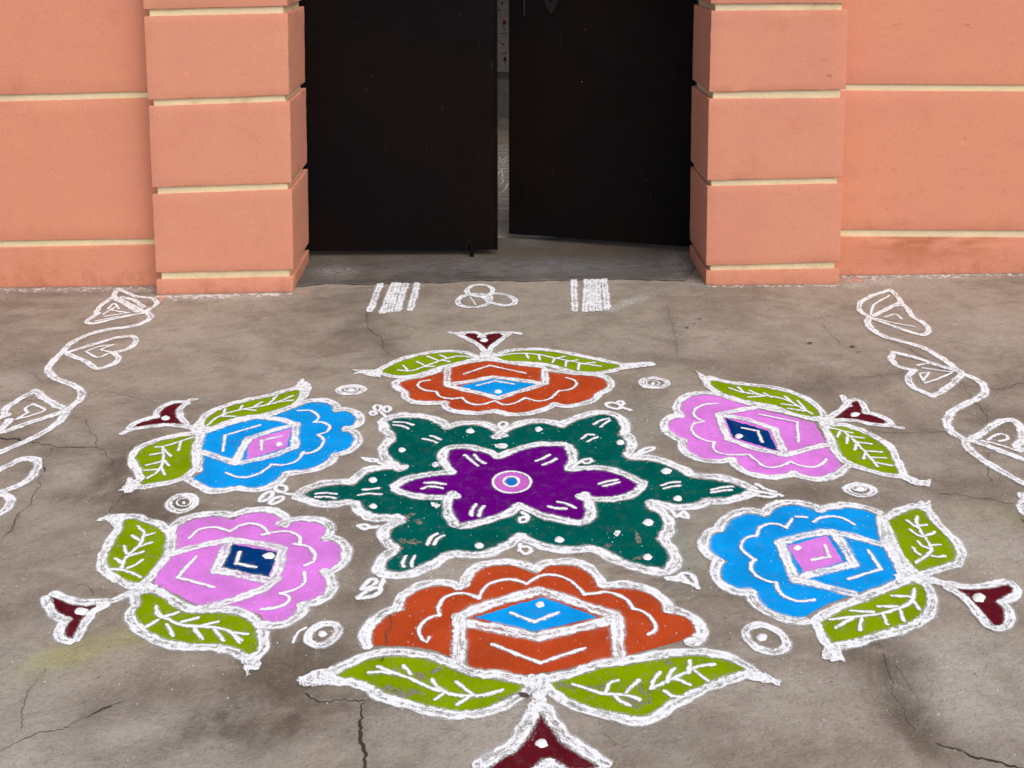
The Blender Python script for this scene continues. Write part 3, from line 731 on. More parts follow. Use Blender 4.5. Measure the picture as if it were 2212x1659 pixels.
# ------------------------------------------------------------------ covered entrance passage seen through the gap
PY = float(gnd('U', 1045, 765)[1])
def setting(name, boxes, mat, kind='structure'):
    bm = bmesh.new()
    for (x0, y0, z0_, x1, y1, z1) in boxes:
        vs = [bm.verts.new((a, b, c)) for a in (x0, x1) for b in (y0, y1) for c in (z0_, z1)]
        for f in ((0, 1, 3, 2), (4, 6, 7, 5), (0, 4, 5, 1), (2, 3, 7, 6), (0, 2, 6, 4), (1, 5, 7, 3)): bm.faces.new([vs[i] for i in f])
    bmesh.ops.recalc_face_normals(bm, faces=bm.faces)
    me = bpy.data.meshes.new(name); bm.to_mesh(me); bm.free(); me.materials.append(mat)
    o = bpy.data.objects.new(name, me); COL.objects.link(o); return o
hp = onplane('U', 1045, 515, (0, PY), (0, 1.))[2]
po = setting('plinth', [(-1.9, PY, -.02, 1.9, PY + .5, hp)], PLINTH)
tag(po, 'grey cement plinth at the back of the passage behind the gate', 'plinth')
iw = thing('passage_wall', 'whitewashed back wall with painted red flowers, seen through the gate gap', 'wall', (0, PY + .30, 0))
b_ = setting('back_wall', [(-1.9, PY + .5, -.02, 1.9, PY + .7, 2.6)], WHITEWASH); b_.parent = iw; b_.location = (0, -(PY + .30), 0)
sl = thing('passage_shed', 'side walls and flat roof of the covered passage behind the gate', 'shed', (0, 7.2, 0))
for nm, bx, mt in (('side_wall', (-2.1, 6.05, -.02, -1.9, PY + .7, 2.6), WHITEWASH), ('side_wall', (1.9, 6.05, -.02, 2.1, PY + .7, 2.6), WHITEWASH), ('roof', (-2.1, 6.3, 2.6, 2.1, PY + .7, 2.72), PLINTH)):
    o_ = setting(nm, [bx], mt); o_.parent = sl; o_.location = (0, -7.2, 0)
def onwall(x_, y_): return onplane('U', x_, y_, (0, PY + .5), (0, 1.))
def sprig(lst, blobs):
    V = []; F = []
    for a in lst:
        P = [onwall(*map(float, s.split(','))) for s in a.split()]
        for p, q in zip(P, P[1:]):
            dx, dz = q[0] - p[0], q[2] - p[2]; L = math.hypot(dx, dz) + 1e-9; nx_, nz_ = -dz / L * .0035, dx / L * .0035
            k = len(V); V += [(p[0] + nx_, PY + .497, p[2] + nz_), (p[0] - nx_, PY + .497, p[2] - nz_), (q[0] - nx_, PY + .497, q[2] - nz_), (q[0] + nx_, PY + .497, q[2] + nz_)]; F.append((k, k + 1, k + 2, k + 3))
    for (bx, by, r) in blobs:
        c = onwall(bx, by); k = len(V)
        for a in range(8): V.append((c[0] + r * .7 * math.cos(a * .785), PY + .496, c[2] + r * math.sin(a * .785)))
        F.append(tuple(range(k, k + 8)))
    o_ = link('painted_sprig', V, F, BLOOM, iw, (0, PY + .30, 0))
sprig(['1055,150 1050,180 1065,195', '1015,262 1030,275 1045,290 1060,285', '1030,215 1060,220 1075,210', '1045,345 1060,350', '1060,375 1062,420', '1015,65 1030,64', '1038,10 1044,30', '1040,350 1075,340'], [(1057, 145, .022), (1060, 383, .022), (1022, 64, .01), (1042, 22, .014), (1047, 285, .010)])

# ------------------------------------------------------------------ the six flowers
flower('large orange rangoli flower nearest the camera, with a blue diamond', dict(col='orange',
 scallop='@A 685,820! 680,720 740,640 830,575 915,555! 930,490 980,430 1060,385 1150,362 1260,362 1370,390! 1420,375! 1430,350 1460,290 1530,225 1650,200 1780,200 1870,230 1960,268! @B 260,215 400,195 520,210 600,260 650,310 660,358! 720,382 850,375 980,390 1090,430 1150,480 1175,520 1165,562! 1230,573 1310,590 1390,630 1430,690 1425,745 1360,770!',
 close='@B 1300,785 1150,830 1000,870 880,910! 480,780! @A 2000,800! 1380,760! 1285,912! 1200,868 1050,835 900,822',
 face='@A 1410,680! 1600,710 1800,750 1960,790! @B 210,787 480,725 760,655! 780,760 790,915! 600,960 350,1015 150,1045! @A 1750,1040 1550,1008 1430,990!',
 wb=.036,
 bands=['@A 1345,598! 1650,490 1985,395! @B 480,478 805,598!', '@A 1355,640! 1700,705 1970,755! @B 480,695 800,625!', '@A 1362,610 1360,760 1350,960', '@B 815,610 825,760 842,950'],
 fine=['@A 1125,768 1105,800 1070,780 1045,720 1070,660 1130,610 1205,592! 1200,530 1240,460 1320,425 1420,425 1512,460! 1540,400 1590,350 1680,320 1780,315 1882,345! @B 220,285 330,280 430,310 510,370 562,430! 650,420 720,410 820,430 900,480 942,540! 1010,560 1070,600 1110,660 1110,710 1065,740'],
 chev='@A 1620,822 1990,962! @B 560,850', gem='@A 1480,605! 1750,520 2005,445! @B 450,520 665,600! 170,715! @A 1700,655', gemcol='blue', gchev='@A 1765,575 1945,642! 2125,572', gdot=('A', 1990, 503, 38, 24),
 leaves=[dict(f='@A 385,1065! 520,990 700,920 900,905 1100,930 1300,1000 1450,1062 1650,1085 1870,1135! 1830,1190 1700,1262 1500,1325 1300,1330 1100,1290 900,1235 750,1180 600,1105',
   v=['@A 660,1040 800,1038 900,1060 980,1085 1100,1145 1240,1190 1400,1220 1550,1215 1690,1175'] + seg('A', '730,995-880,1050 930,985-980,1045 1150,1095-1180,1145-1240,1185 1340,1112-1460,1205 1175,1245-1240,1200 1345,1285-1430,1230'),
   t='@A 95,1090! 250,1020 420,985! 400,1062! 430,1110! 250,1140 130,1145!'),
  dict(f='@B 300,1115! 500,1060 700,1000 900,975 1150,930 1400,900 1600,920 1720,960 1822,1015! 1650,1070 1500,1130 1350,1195 1200,1275 1100,1350 1000,1390 850,1360 650,1320 450,1240 340,1165',
   v=['@B 480,1130 600,1170 720,1205 900,1215 990,1245', '@B 1080,1160 1200,1110 1350,1040 1450,990 1570,975'] + seg('B', '820,1100-770,1110-730,1190 985,1100-930,1150-890,1190 1150,1040-1110,1090-1090,1150 1260,1010-1225,1050-1210,1110 1385,950-1375,1040 1430,1030-1520,1100 1280,1090-1380,1130 1190,1185-1240,1220-1330,1230 800,1220-840,1260-910,1295'),
   t='@B 1800,985! 1950,1040 2095,1105! 2080,1135! 1950,1115 1830,1085! 1830,1015!')],
 bud='@C 1285,1305! 1340,1370 1400,1460 1510,1560 1680,1660! 1560,1690 1430,1655 1345,1585! 1280,1640 1150,1710 1000,1715 925,1675! 1130,1550 1215,1450', bdot=('C', 1297, 1503, 42, 30), wbud=.036,
 junc='@A 1870,1062! 1960,1050 2080,1058! 2060,1150 2035,1220 2075,1330! 2000,1335! 1975,1318! 1950,1340! 1880,1360! 1925,1220 1900,1130'))

flower('blue rangoli flower with a pink square, lower right beside the star', dict(col='blue',
 scallop='@D 1505,245! 1400,208 1280,190 1160,205 1070,237! 1020,205 900,175 780,180 700,215 655,268! 590,245 500,237 400,272 340,320 315,382! 260,390 215,430 197,490 230,550 290,582 350,600! 308,640 295,700 330,770 400,820 480,830 550,822! 580,900 640,960 740,1012 850,1045 940,1052!',
 close='@D 1050,980 1150,930 1272,885! 1420,835! 1550,790 1670,740! 1680,700 1640,600 1560,500! 1550,440! 1510,330!',
 face='@D 1225,425! 1400,460 1560,502! 1640,600 1682,700 1670,740! 1550,790 1410,836! 1250,800 1060,742! 1150,695 1345,640! 1290,540',
 bands=['@D 745,470! 950,410 1160,380!', '@D 760,480 815,610 875,760', '@D 875,755! 1050,700 1330,635!', '@D 1165,390! 1250,490 1325,625!', '@D 1170,385 1350,425 1560,485', '@D 870,760 1050,795 1320,865', '@D 1540,270 1570,440 1650,590 1720,720'], wb=.030,
 fine=['@D 1330,325 1250,280 1150,262 1070,275 1020,305', '@D 960,272 885,266', '@D 850,285 825,320 805,352! 740,325 670,325 600,350 578,405!', '@D 570,415 510,425 460,465 460,520 510,570 562,602! 530,640 535,680 580,730 650,765 725,782! 740,830 780,880 860,918 950,925 1020,915'],
 chev='@D 1445,530 1540,675! 1290,750', gem='@D 815,490! 1120,410! 1245,610! 945,702!', gemcol='pink', gchev='@D 1110,490 1140,580! 1010,605', gdot=('D', 890, 505, 32, 20),
 leaves=[dict(f='@D 1590,300! 1700,240 1822,195! 1880,222 1930,300 2010,380 2090,460 2130,550 2110,610! 2000,650 1840,696! 1750,600 1680,480 1640,390',
   v=['@E 830,625 820,700 850,780 910,880 980,980 1010,1050 960,1120 815,1225', '@E 1000,1080 930,1145 820,1215'] + seg('E', '700,680-770,730-840,770 940,735-860,745 740,800-820,860-930,900 1050,830-1000,860-940,870 840,950-890,1010-980,1040 1120,990-990,1000 770,1030-800,1080-860,1120 1180,1140-1100,1150-1030,1140'),
   t='@D 1800,190! 1845,130! 1880,160! 1930,140! 1935,250! 1880,215!'),
  dict(f='@D 1072,1090! 1200,1010 1400,930 1600,850 1782,775! 1860,800 1900,900 1880,990 1800,1070 1650,1130 1500,1170 1350,1215 1160,1250! 1105,1170',
   v=['@D 1150,1065 1300,1050 1500,1030 1650,990 1760,940 1800,830', '@D 1190,1130 1330,1050', '@D 1800,850 1790,920 1740,960'] + seg('D', '1310,1000-1480,1010 1520,965-1660,965 1630,885-1760,890 1380,1150-1390,1060 1590,1100-1560,1030 1720,1075-1690,990 1840,985-1790,920'),
   t='@D 1090,1290! 1160,1265 1215,1290! 1270,1400! 1220,1385 1160,1395! 1075,1370!')],
 bud='@G 1740,490! 1850,507 1980,500 2110,475! 2145,510 2100,550 2020,582! 2070,620 2090,680 2060,740 2010,742! 1940,660 1850,560', bdot=('G', 1920, 560, 40, 30),
 junc='@D 1680,640! 1760,650 1830,700! 2000,760! 1990,790! 1850,790 1790,765! 1720,770 1640,800! 1660,700', stem=['@G 1500,430 1620,450 1760,485']))

flower('pink rangoli flower with a navy square, lower left beside the star', dict(col='pink',
 scallop='@I 1140,235! 1140,160 1155,100 1200,70 1300,42 1390,32 1515,52! 1570,22 1680,5 1780,20 1830,60 1815,102! 1900,70 2010,65 2090,90 2110,140 2068,187! 2140,190 2200,220 2215,280 2190,340 2130,380 2060,397! 2100,420 2120,470 2100,530 2040,570 1930,592! 1920,640 1880,690 1800,720 1712,712!',
 close='@I 1690,665! 1500,620! 1280,605! 1130,530 1000,462! 1005,380 1070,300!',
 bands=['@I 1090,285 1300,225 1490,190', '@I 1490,190! 1660,205 1835,245!', '@I 1830,250 1810,350 1775,440', '@I 1480,205 1395,390!', '@I 1400,385! 1560,415 1750,455!', '@I 1800,440 1700,505 1500,582 1300,632'],
 fine=['@I 1230,175 1290,120 1380,105 1492,132! 1560,92 1640,80 1710,110 1740,148!', '@I 1700,155 1800,135 1880,135 1940,170 1945,215', '@I 1910,215 1990,230 2040,280 2030,330 1980,355', '@I 1970,400 1975,460 1950,490 1900,515 1820,535! 1870,555 1870,590 1820,622 1700,640'],
 chev='@I 1270,300 1150,432! 1385,495', gem='@I 1490,210! 1805,265! 1735,432! 1428,360!', gemcol='navy', gchev='@I 1555,268 1530,342! 1655,365', gdot=('I', 1745, 288, 40, 22),
 leaves=[dict(f='@I 805,55! 850,45 920,70 1000,95 1060,140 1087,180! 1070,260 1010,350 950,420 908,466! 860,460 770,420 705,360 697,290 740,200 790,120',
   v=['@I 895,100 930,140 925,180 900,230 850,270 800,330 790,370'] + seg('I', '995,145-930,165 860,160-905,190 980,205-880,240 805,230-820,280 925,265-820,300 750,310-800,340 920,320-880,350-830,370 725,378-800,385-910,430'),
   t='@I 610,68! 700,25 820,15! 800,60! 760,130! 725,90 700,62!'),
  dict(f='@I 905,545! 960,530 1050,560 1130,620 1220,660 1350,660 1480,660 1600,700 1660,770 1672,850 1660,920 1608,932! 1530,890 1400,860 1250,860 1100,840 980,790 900,720 872,660 912,610',
   v=['@I 1010,620 1025,680 1080,700 1180,740 1300,750 1420,760 1500,790 1560,840', '@I 1015,640 1050,690'] + seg('I', '1150,660-1050,690 950,750-1020,710 1080,740-1120,810 1280,695-1180,720 1260,760-1310,830 1410,720-1300,745 1390,770-1450,840 1600,800-1520,790 1550,855-1500,790'),
   t='@I 1560,945! 1620,935 1700,940! 1680,1030! 1615,1032! 1600,1085! 1580,1020!')],
 bud='@I 325,555! 380,570 450,600 560,612 672,600! 590,640 530,710 490,790 470,832! 425,815 415,770 440,730 482,690! 420,680 370,650 340,600', bdot=('I', 525, 645, 44, 26),
 junc='@I 860,490! 930,455 980,465! 1010,490! 990,535! 900,535 840,560! 800,540!', stem=['@I 900,505 790,560 660,605']))

flower('blue rangoli flower with a pink diamond, upper left beside the star', dict(col='blue',
 scallop='@J 1215,590! 1300,560 1420,520 1500,487 1600,478 1690,500 1718,562! 1770,547 1840,560 1885,600 1870,650 1768,690! 1830,710 1872,760 1850,820 1780,860 1690,876! 1660,930 1560,985 1430,1010 1318,1020! 1270,1080 1180,1130 1080,1147 950,1123! 880,1147 770,1150 680,1110 605,1065!',
 close='@J 690,1020! 695,900! 685,790! 720,720! 900,650 1100,603!',
 bands=['@J 700,715 900,645 1110,592', '@J 1110,592! 1280,612 1420,645!', '@J 1415,650 1405,830!', '@J 1405,830! 1200,905 1000,950!', '@J 690,870 800,905 950,955', '@J 950,945 1000,835 1050,765!', '@J 1050,760! 1200,710 1400,655', '@J 680,700 655,850 660,1010'],
 fine=['@J 1435,545 1520,545 1580,575 1590,610 1558,635! 1620,635 1678,670 1660,710 1588,735! 1632,770 1610,830 1550,870 1485,880', '@J 1475,870 1450,910 1400,950 1320,970 1228,965! 1190,1000 1120,1040 1030,1065 950,1060 880,1030'],
 chev='@J 1135,660 865,740! 850,860', gem='@J 1385,680! 1342,830! 1028,926! 1062,770!', gemcol='pink', gchev='@J 1300,745 1150,780! 1150,855', gdot=('J', 1285, 802, 27, 16),
 leaves=[dict(f='@J 700,670! 720,610 780,560 900,510 1050,470 1200,440 1350,400 1455,375! 1440,430 1390,490 1300,530 1150,570 1000,590 850,630 760,668',
   v=['@J 730,660 800,600 900,560 1000,535 1150,510 1280,480 1390,465'] + seg('J', '865,535-850,580 940,590-850,590 1270,430-1200,500 1390,430-1250,490 1000,510-980,540 1150,480-1080,520 1100,545-1020,535'),
   t='@J 1400,370! 1430,330 1465,295! 1530,345 1520,420 1470,470! 1460,400!'),
  dict(f='@J 640,735! 560,740 430,765 300,805 210,845! 172,890 185,960 225,1020 235,1080 190,1112! 230,1125! 400,1095 520,1060 600,1000! 610,920 600,840 628,790',
   v=['@J 610,755 500,790 380,825 330,830', '@J 380,830 385,900 370,980 320,1040 265,1070'] + seg('J', '520,790-505,855 440,900-390,850 290,890-375,875 430,975-390,930 255,970-365,945 240,1010-350,1005 395,1045-370,990'),
   t='@J 110,1060! 170,1090 215,1120! 140,1185! 80,1190! 75,1165! 30,1175! 95,1120!')],
 flare=['@J 560,490 590,462 635,456', '@J 160,682 110,702 70,722'], bud='@J 555,485! 500,520 490,590 540,652! 440,645 300,655 140,680! 180,650 280,615 360,600! 360,560 400,520 470,490', bdot=('J', 402, 600, 32, 18),
 junc='@J 600,675! 650,630 700,650! 725,700! 690,770! 650,740 600,720!', stem=['@J 555,665 650,690']))

flower('pink rangoli flower with a navy diamond, upper right beside the star', dict(col='pink',
 scallop='@K 770,500! 650,460 540,430 430,420 320,440 260,490 252,540 288,595! 200,600 155,640 160,690 220,740 312,775! 290,810 330,870 430,915 560,920 675,903! 690,950 760,1000 880,1040 1000,1045 1130,1013! 1200,1045 1310,1060 1430,1030 1505,968!',
 close='@K 1470,920 1420,845! 1370,770! 1290,640! 1080,580 870,532!',
 bands=['@K 545,572 700,542 865,515', '@K 865,515! 1050,555 1250,603 1340,622', '@K 1345,630 1400,740 1440,850', '@K 1070,890! 1250,840 1415,808', '@K 545,575! 760,612 975,685!', '@K 975,685! 1060,885!', '@K 1060,890! 830,840 615,768!', '@K 615,765! 545,580!'],
 fine=['@K 530,490 430,500 360,540 360,590 425,630! 350,650 335,700 380,750 450,780 512,792! 500,830 540,870 630,890 782,890! 830,930 900,980 960,990 1050,970 1102,945! 1180,975 1280,985 1350,960 1380,925'],
 chev='@K 865,575 1155,635! 1165,790', gem='@K 595,600! 932,700! 1002,856! 658,750!', gemcol='navy', gchev='@K 730,680 850,705! 885,790', gdot=('K', 702, 741, 32, 18),
 leaves=[dict(f='@K 465,295! 600,330 750,350 900,365 1050,395 1180,440 1270,500 1320,550 1335,590! 1250,590 1100,550 1000,510 850,480 700,455 580,410 490,350',
   v=['@K 630,370 720,400 850,420 980,440 1090,470 1180,520 1270,570'] + seg('K', '700,365-740,405 790,390-860,420 900,410-950,440 780,440-930,430 1060,435-1110,475 1160,470-1220,540 1040,495-1160,510 1090,530-1220,550'),
   t='@K 360,225! 450,280 510,305! 470,330! 480,375! 420,325!'),
  dict(f='@K 1390,675! 1500,665 1620,700 1750,760 1850,830 1900,920 1950,1040! 1850,1030 1700,990 1550,930 1480,850 1450,770',
   v=['@K 1400,680 1500,700 1580,760 1660,840 1720,910 1780,980'] + seg('K', '1470,750-1490,710 1540,800-1550,750 1580,720-1510,705 1670,760-1560,745 1600,850-1620,800 1730,805-1600,790 1810,870-1690,860 1670,920-1690,870 1840,915-1730,910 1890,975-1760,950'),
   t='@K 1930,1050! 1970,1030! 2050,1060 2130,1090 2200,1080! 2190,1140! 2060,1120 1980,1085!')],
 flare=['@K 1860,650 1910,668 1965,680', '@K 1560,505 1530,470 1510,432'], bud='@K 1435,605! 1500,560 1560,510 1590,475 1620,470 1650,510 1668,570! 1720,575 1800,600 1850,630 1872,650! 1750,640 1600,610', bdot=('K', 1605, 573, 38, 18),
 junc='@K 1300,605! 1370,590 1450,580! 1440,625! 1400,690! 1350,680! 1330,640!'))

flower('flattened orange rangoli flower with a blue diamond, farthest, near the gate', dict(col='orange',
 scallop='@L 640,757! 530,790 430,810 375,825! 375,845 440,882! 445,920 500,945 600,947 692,938! 710,985 790,1005 900,1010 995,995! 1080,1017 1200,1015 1310,985 1370,952! 1450,965 1540,955 1610,930 1650,890! 1710,860 1720,820 1690,792 1600,780 1480,770 1350,757!',
 close='@L 1280,718! 1110,700 950,682! 820,700 700,728!',
 bands=['@L 690,722 820,692 950,674! 1100,697 1300,722', '@L 685,735 688,840', '@L 1318,735 1322,830', '@L 690,842! 980,788!', '@L 980,788! 1322,830!', '@L 1322,832! 1015,925!', '@L 1015,925! 690,845!'], wb=.030,
 fine=['@L 570,810 515,820 495,845 540,875 612,885! 640,915 700,930 782,925! 830,960 900,970 992,945! 1060,970 1120,960 1192,925! 1270,945 1340,935 1412,880! 1480,870 1525,840 1510,810 1460,795'],
 chev='@L 795,770 960,715! 1190,765', gem='@L 765,847! 980,797! 1268,832! 1030,910!', gemcol='blue', gchev='@L 880,845 1000,815! 1115,835', gdot=('L', 1015, 882, 24, 12),
 leaves=[dict(f='@L 245,755! 400,680 560,640 700,628 800,640 865,665! 760,690 640,720 500,765 380,780', v=['@L 370,745 450,750 530,725 650,680 750,655 840,660'] + seg('L', '400,715-430,745 490,690-540,715 560,655-620,680 640,648-690,668 700,690-650,680 600,720-540,722'),
   t='@L 65,740! 190,745 270,745! 250,790! 180,785! 120,765 70,775! 110,755!'),
  dict(f='@L 1000,660! 1100,625 1250,615 1400,630 1600,670 1820,715! 1750,740 1620,755 1500,745 1350,705 1200,690 1080,685', v=['@L 1030,655 1100,640 1250,640 1400,670 1550,700 1680,720'] + seg('L', '1200,640-1210,668 1280,650-1285,678 1380,670-1370,695 1450,655-1380,670 1530,680-1460,690 1640,695-1560,705 1455,695-1455,722 1540,705-1535,742'),
   t='@L 1800,705! 1900,697 2010,688! 2042,712! 1900,732 1820,742!')],
 flare=['@L 790,512 705,500', '@L 1050,510 1100,500 1158,508'], bud='@L 770,510! 860,505 912,537! 940,515 1000,505 1068,508! 1010,550 960,590 945,617! 920,590 870,555', bdot=('L', 925, 547, 26, 13),
 junc='@L 890,640! 930,622! 965,622! 1000,640! 990,668! 900,668!'))

near = [o for o in COL.objects if o.name.split('.')[0] == 'rangoli_flower'][0]; no = tuple(near.location)
lv1, lv2 = [c for c in near.children if c.name.split('.')[0] == 'leaf']
for e in (ell('A', 800, 1160, 66, 34), ell('A', 935, 1195, 110, 46, -10), ell('A', 1050, 1060, 60, 20), ell('A', 1165, 1020, 36, 16), ell('A', 1740, 1220, 70, 24, -15)): fill('bare_patch', parse(e), BARE, Z_FACE + .0006, lv1, no, .005)
for e in (ell('B', 960, 1265, 62, 38), ell('B', 660, 1140, 62, 18), ell('B', 995, 1160, 22, 38), ell('B', 1072, 1215, 18, 56), ell('B', 1240, 905, 50, 16), ell('B', 400, 1130, 70, 22, 20), ell('B', 1210, 965, 26, 14)): fill('bare_patch', parse(e), BARE, Z_FACE + .0006, lv2, no, .005)

# ------------------------------------------------------------------ star in the middle
so = (*gnd('L', 1105, 1470), 0)
star = thing('rangoli_star', 'teal and purple six-pointed rangoli star in the middle of the flowers', 'rangoli star', so)
tp = parse('@M 1000,235! 1080,207 1250,197 1400,217 1500,260 1560,322! 1650,290 1770,267 1900,277 2010,320 2100,400! @N -65,285! 0,250 100,215 220,200 320,215 395,242! 470,195 580,155 700,130 780,145 830,190 845,250 810,285! 870,310 890,350 890,400 850,452! 930,488 1050,490 1180,520 1300,570 1390,630! 1500,635 1650,655 1770,690 1842,722! 1750,760 1640,785 1470,775! 1460,800 1380,825 1270,830 1170,810 1040,790! 1060,860 1130,900 1170,960 1165,1030 1108,1090! 1170,1150 1220,1220 1222,1280 1170,1332! 1050,1310 900,1270 780,1220 690,1163! 600,1155 450,1165 280,1140 150,1090 55,1040! @C 1080,190 980,240 870,265 750,250! 670,265 580,320 470,370 390,395 288,387! 300,330 400,240! 325,190 320,130 370,90! @M 1180,1190! 1150,1150! 1000,1140 880,1140 780,1090 730,1020 700,990! 560,1000 400,1010 260,980 178,945! 260,900 400,860 550,845 680,860! 740,790 820,730 950,705 1080,700 1195,710! 1110,640 1020,570 1000,520 1040,450 1105,418! 1060,340 1020,290')
tl, _ = fill('outer_petals', tp, PW['teal'], Z_FIELD, star, so, .002)
outline('outer_petal_outline', tp, True, .040, Z_LINE, WB, tl, so, .42)
pp = parse('@M 1600,515! 1700,495 1800,505 1950,540 2090,598! @N -55,466! 50,420 180,385 300,378 402,380! 430,440 432,500 400,555! 450,577 560,565 700,570 850,610 987,677! 930,730 820,765 700,775 600,765 528,743! 560,830 570,900 550,945 510,955! 400,935 270,905 130,850 38,815! @M 2150,1100 2000,1160 1850,1200 1698,1232! 1650,1150 1630,1050 1650,980! 1690,930! 1550,950 1380,945 1220,915 1108,880! 1200,820 1350,780 1500,755 1692,745! 1640,690 1590,610 1590,550')
pu, _ = fill('inner_petals', pp, PW['purple'], Z_GEM, star, so, .002)
outline('inner_petal_outline', pp, True, .034, Z_LINE, WB, pu, so, .42)
dc, _ = fill('centre_disc', parse(ell('L', 1105, 1472, 115, 66)), PW['mauve'], Z_GEM + .001, star, so)
strokes('disc_rim', [ell('L', 1105, 1472, 124, 70) + '~'], .012, Z_FINE, WL, dc, so)
fill('disc_core', parse(ell('L', 1105, 1468, 36, 25)), PW['azure'], Z_FINE + .0005, dc, so)
strokes('core_rim', [ell('L', 1103, 1468, 50, 33) + '~'], .013, Z_FINE, WL, dc, so)
for s in seg('M', '1755,565-1820,620-1875,665 1850,560-1895,610-1945,642 1370,832-1450,830-1560,845 1340,888-1430,868-1530,885 1860,1045-1830,1090-1818,1150 1940,1065-1900,1110-1893,1155'): strokes('chalk_dash', [s], .016, Z_FINE, WL, pu, so)
for s in seg('N', '190,495-240,478-290,450 240,525-290,508-340,480 680,672-740,655-815,642 715,690-770,682-830,662 288,850-350,865-415,868 360,815-430,830-490,860'): strokes('chalk_dash', [s], .016, Z_FINE, WL, pu, so)
for s in seg('M', '1070,240-1170,245-1250,268 1065,270-1140,280-1200,305 1350,405-1420,420-1480,440 1425,375-1470,390-1512,412 770,897-840,893-912,885 725,952-820,938-935,945 310,938-400,932-500,942 310,970-400,968-492,982 1390,1432-1420,1370-1480,1330 1455,1432-1490,1380-1545,1350 1160,1645-1155,1600-1180,1550 1240,1645-1240,1600-1262,1550'): strokes('chalk_dash', [s], .015, Z_FINE, WL, tl, so)
for s in seg('N', '640,210-690,180-750,165 690,230-720,205-760,180 545,322-590,290-632,292 590,345-625,325-660,310 1165,687-1230,665-1300,660 1185,710-1240,695-1300,688 1555,720-1630,702-1710,695 1555,742-1630,728-1700,722'): strokes('chalk_dash', [s], .015, Z_FINE, WL, tl, so)
for cx, cy, r in ((1808, 325, 40), (1142, 508, 36), (860, 800, 42), (862, 1057, 38), (1895, 1440, 46)): dot('chalk_dot', 'M', cx, cy, r, r * .62, tl, so)
for cx, cy, r in ((207, 245, 30), (843, 348, 32), (1203, 570, 40), (1285, 785, 34), (1060, 970, 40), (1055, 1240, 38), (368, 1105, 38)): dot('chalk_dot', 'N', cx, cy, r, r * .64, tl, so)
for e in (ell('M', 1470, 655, 45, 26), ell('M', 1470, 1052, 42, 26), ell('M', 2110, 472, 66, 22), ell('N', 820, 1055, 24, 20)): fill('chalk_patch', parse(e), WF, Z_FINE, tl, so, .003)
FL = [(['@N 480,545 530,500 600,480 618,498 570,515 545,500'], pu), (['@N 85,900 120,930 100,970 65,975 65,940 95,935'], pu), (['@N 65,1150 60,1190 100,1222 150,1200 130,1165 92,1165'], tl), (['@M 2110,310 2080,262 2120,240 2165,262 2130,292'], tl),
      ([ell('M', 905, 103, 34, 26) + '~', ell('M', 995, 115, 34, 28) + '~', ell('M', 862, 155, 28, 20) + '~', '@M 930,140 985,185'], tl),
      ([ell('N', 790, 65, 62, 22, 10) + '~', '@N 850,75 920,100', ell('N', 845, 45, 22, 18) + '~'], tl),
      (['@A 610,380 670,310 720,330 660,375 610,385', '@A 580,455 670,385 760,390 700,440 600,455', '@A 740,380 770,320'], tl),
      (['@N 1205,1405 1290,1400 1330,1370 1390,1380 1445,1480', '@N 1220,1420 1330,1430 1430,1470', '@N 1330,1400 1360,1430'], tl),
      ([ell('J', 1298, 1152, 45, 28) + '~', ell('J', 1185, 1215, 62, 24, -35) + '~', ell('J', 1268, 1244, 55, 20, -25) + '~', '@J 1330,1190 1390,1200'], tl),
      (['@N 1850,720 1960,740 2090,765', '@N 1905,680 1970,715 2040,735', '@N 1930,770 2010,780 2060,760'], tl),
      (['@M 770,590 830,600 910,615 850,625 775,600', '@M 880,620 960,650'], tl), (['@M 725,1250 790,1240 840,1270 780,1285 730,1258', '@M 830,1268 900,1262'], tl),
      (['@N 950,450 1040,400 1105,390 1080,415 1000,440 955,455'], tl), (['@N 1140,830 1240,880 1280,930 1340,890 1362,940 1300,920'], tl)]
for sp, par in FL: strokes('flourish', sp, .021, Z_FINE, WL, par, so)

for e in (ell('M', 1200, 1160, 75, 34, -20), ell('M', 1312, 1205, 36, 26), ell('M', 1260, 1400, 60, 26), ell('M', 1150, 1390, 30, 20), ell('N', 975, 1085, 18, 46), ell('N', 745, 1150, 22, 14), ell('N', 985, 1245, 34, 16)): fill('bare_patch', parse(e), BARE, Z_FACE, tl, so, .004)

# ------------------------------------------------------------------ rings between the flowers
RG = [('A', 300, 740, 128, 76, -22, (295, 728, 34, 26), 'ring with a dot left of the near orange flower'), ('B', 1975, 770, 168, 95, 20, (1945, 755, 40, 30), 'ring with a dot right of the near orange flower'),
      ('J', 532, 1265, 108, 62, -8, (545, 1258, 14, 9), 'ring with a faint dot between the blue and pink flowers on the left'), ('K', 1648, 1162, 105, 44, 5, (1640, 1150, 38, 20), 'ring with an inner eye between the pink and blue flowers on the right'),
      ('J', 1845, 382, 100, 32, -3, (1845, 380, 30, 14), 'small ring with a dot left of the far orange flower'), ('L', 2028, 826, 84, 32, 3, (2018, 828, 14, 8), 'small ring with a faint dot right of the far orange flower')]
for fr, cx, cy, rx, ry, rot, dt, lab in RG:
    off = (*gnd(fr, cx, cy), 0); t = thing('rangoli_ring', 'white powder ' + lab, 'rangoli ring', off, 'white rings between the flowers')
    strokes('ring', [ell(fr, cx, cy, rx, ry, rot) + '~'], .026, Z_LINE, WB, t, off)
    if fr in 'KJL': strokes('inner_ring', [ell(fr, dt[0], dt[1], rx * .52, ry * .52, rot) + '~'], .009, Z_LINE, WL, t, off)
    if fr == 'A': strokes('tail', ['@A 160,690 110,720 70,800'], .012, Z_LINE, WL, t, off)
    dot('dot', fr, *dt, t, off, Z_FIELD, .004)

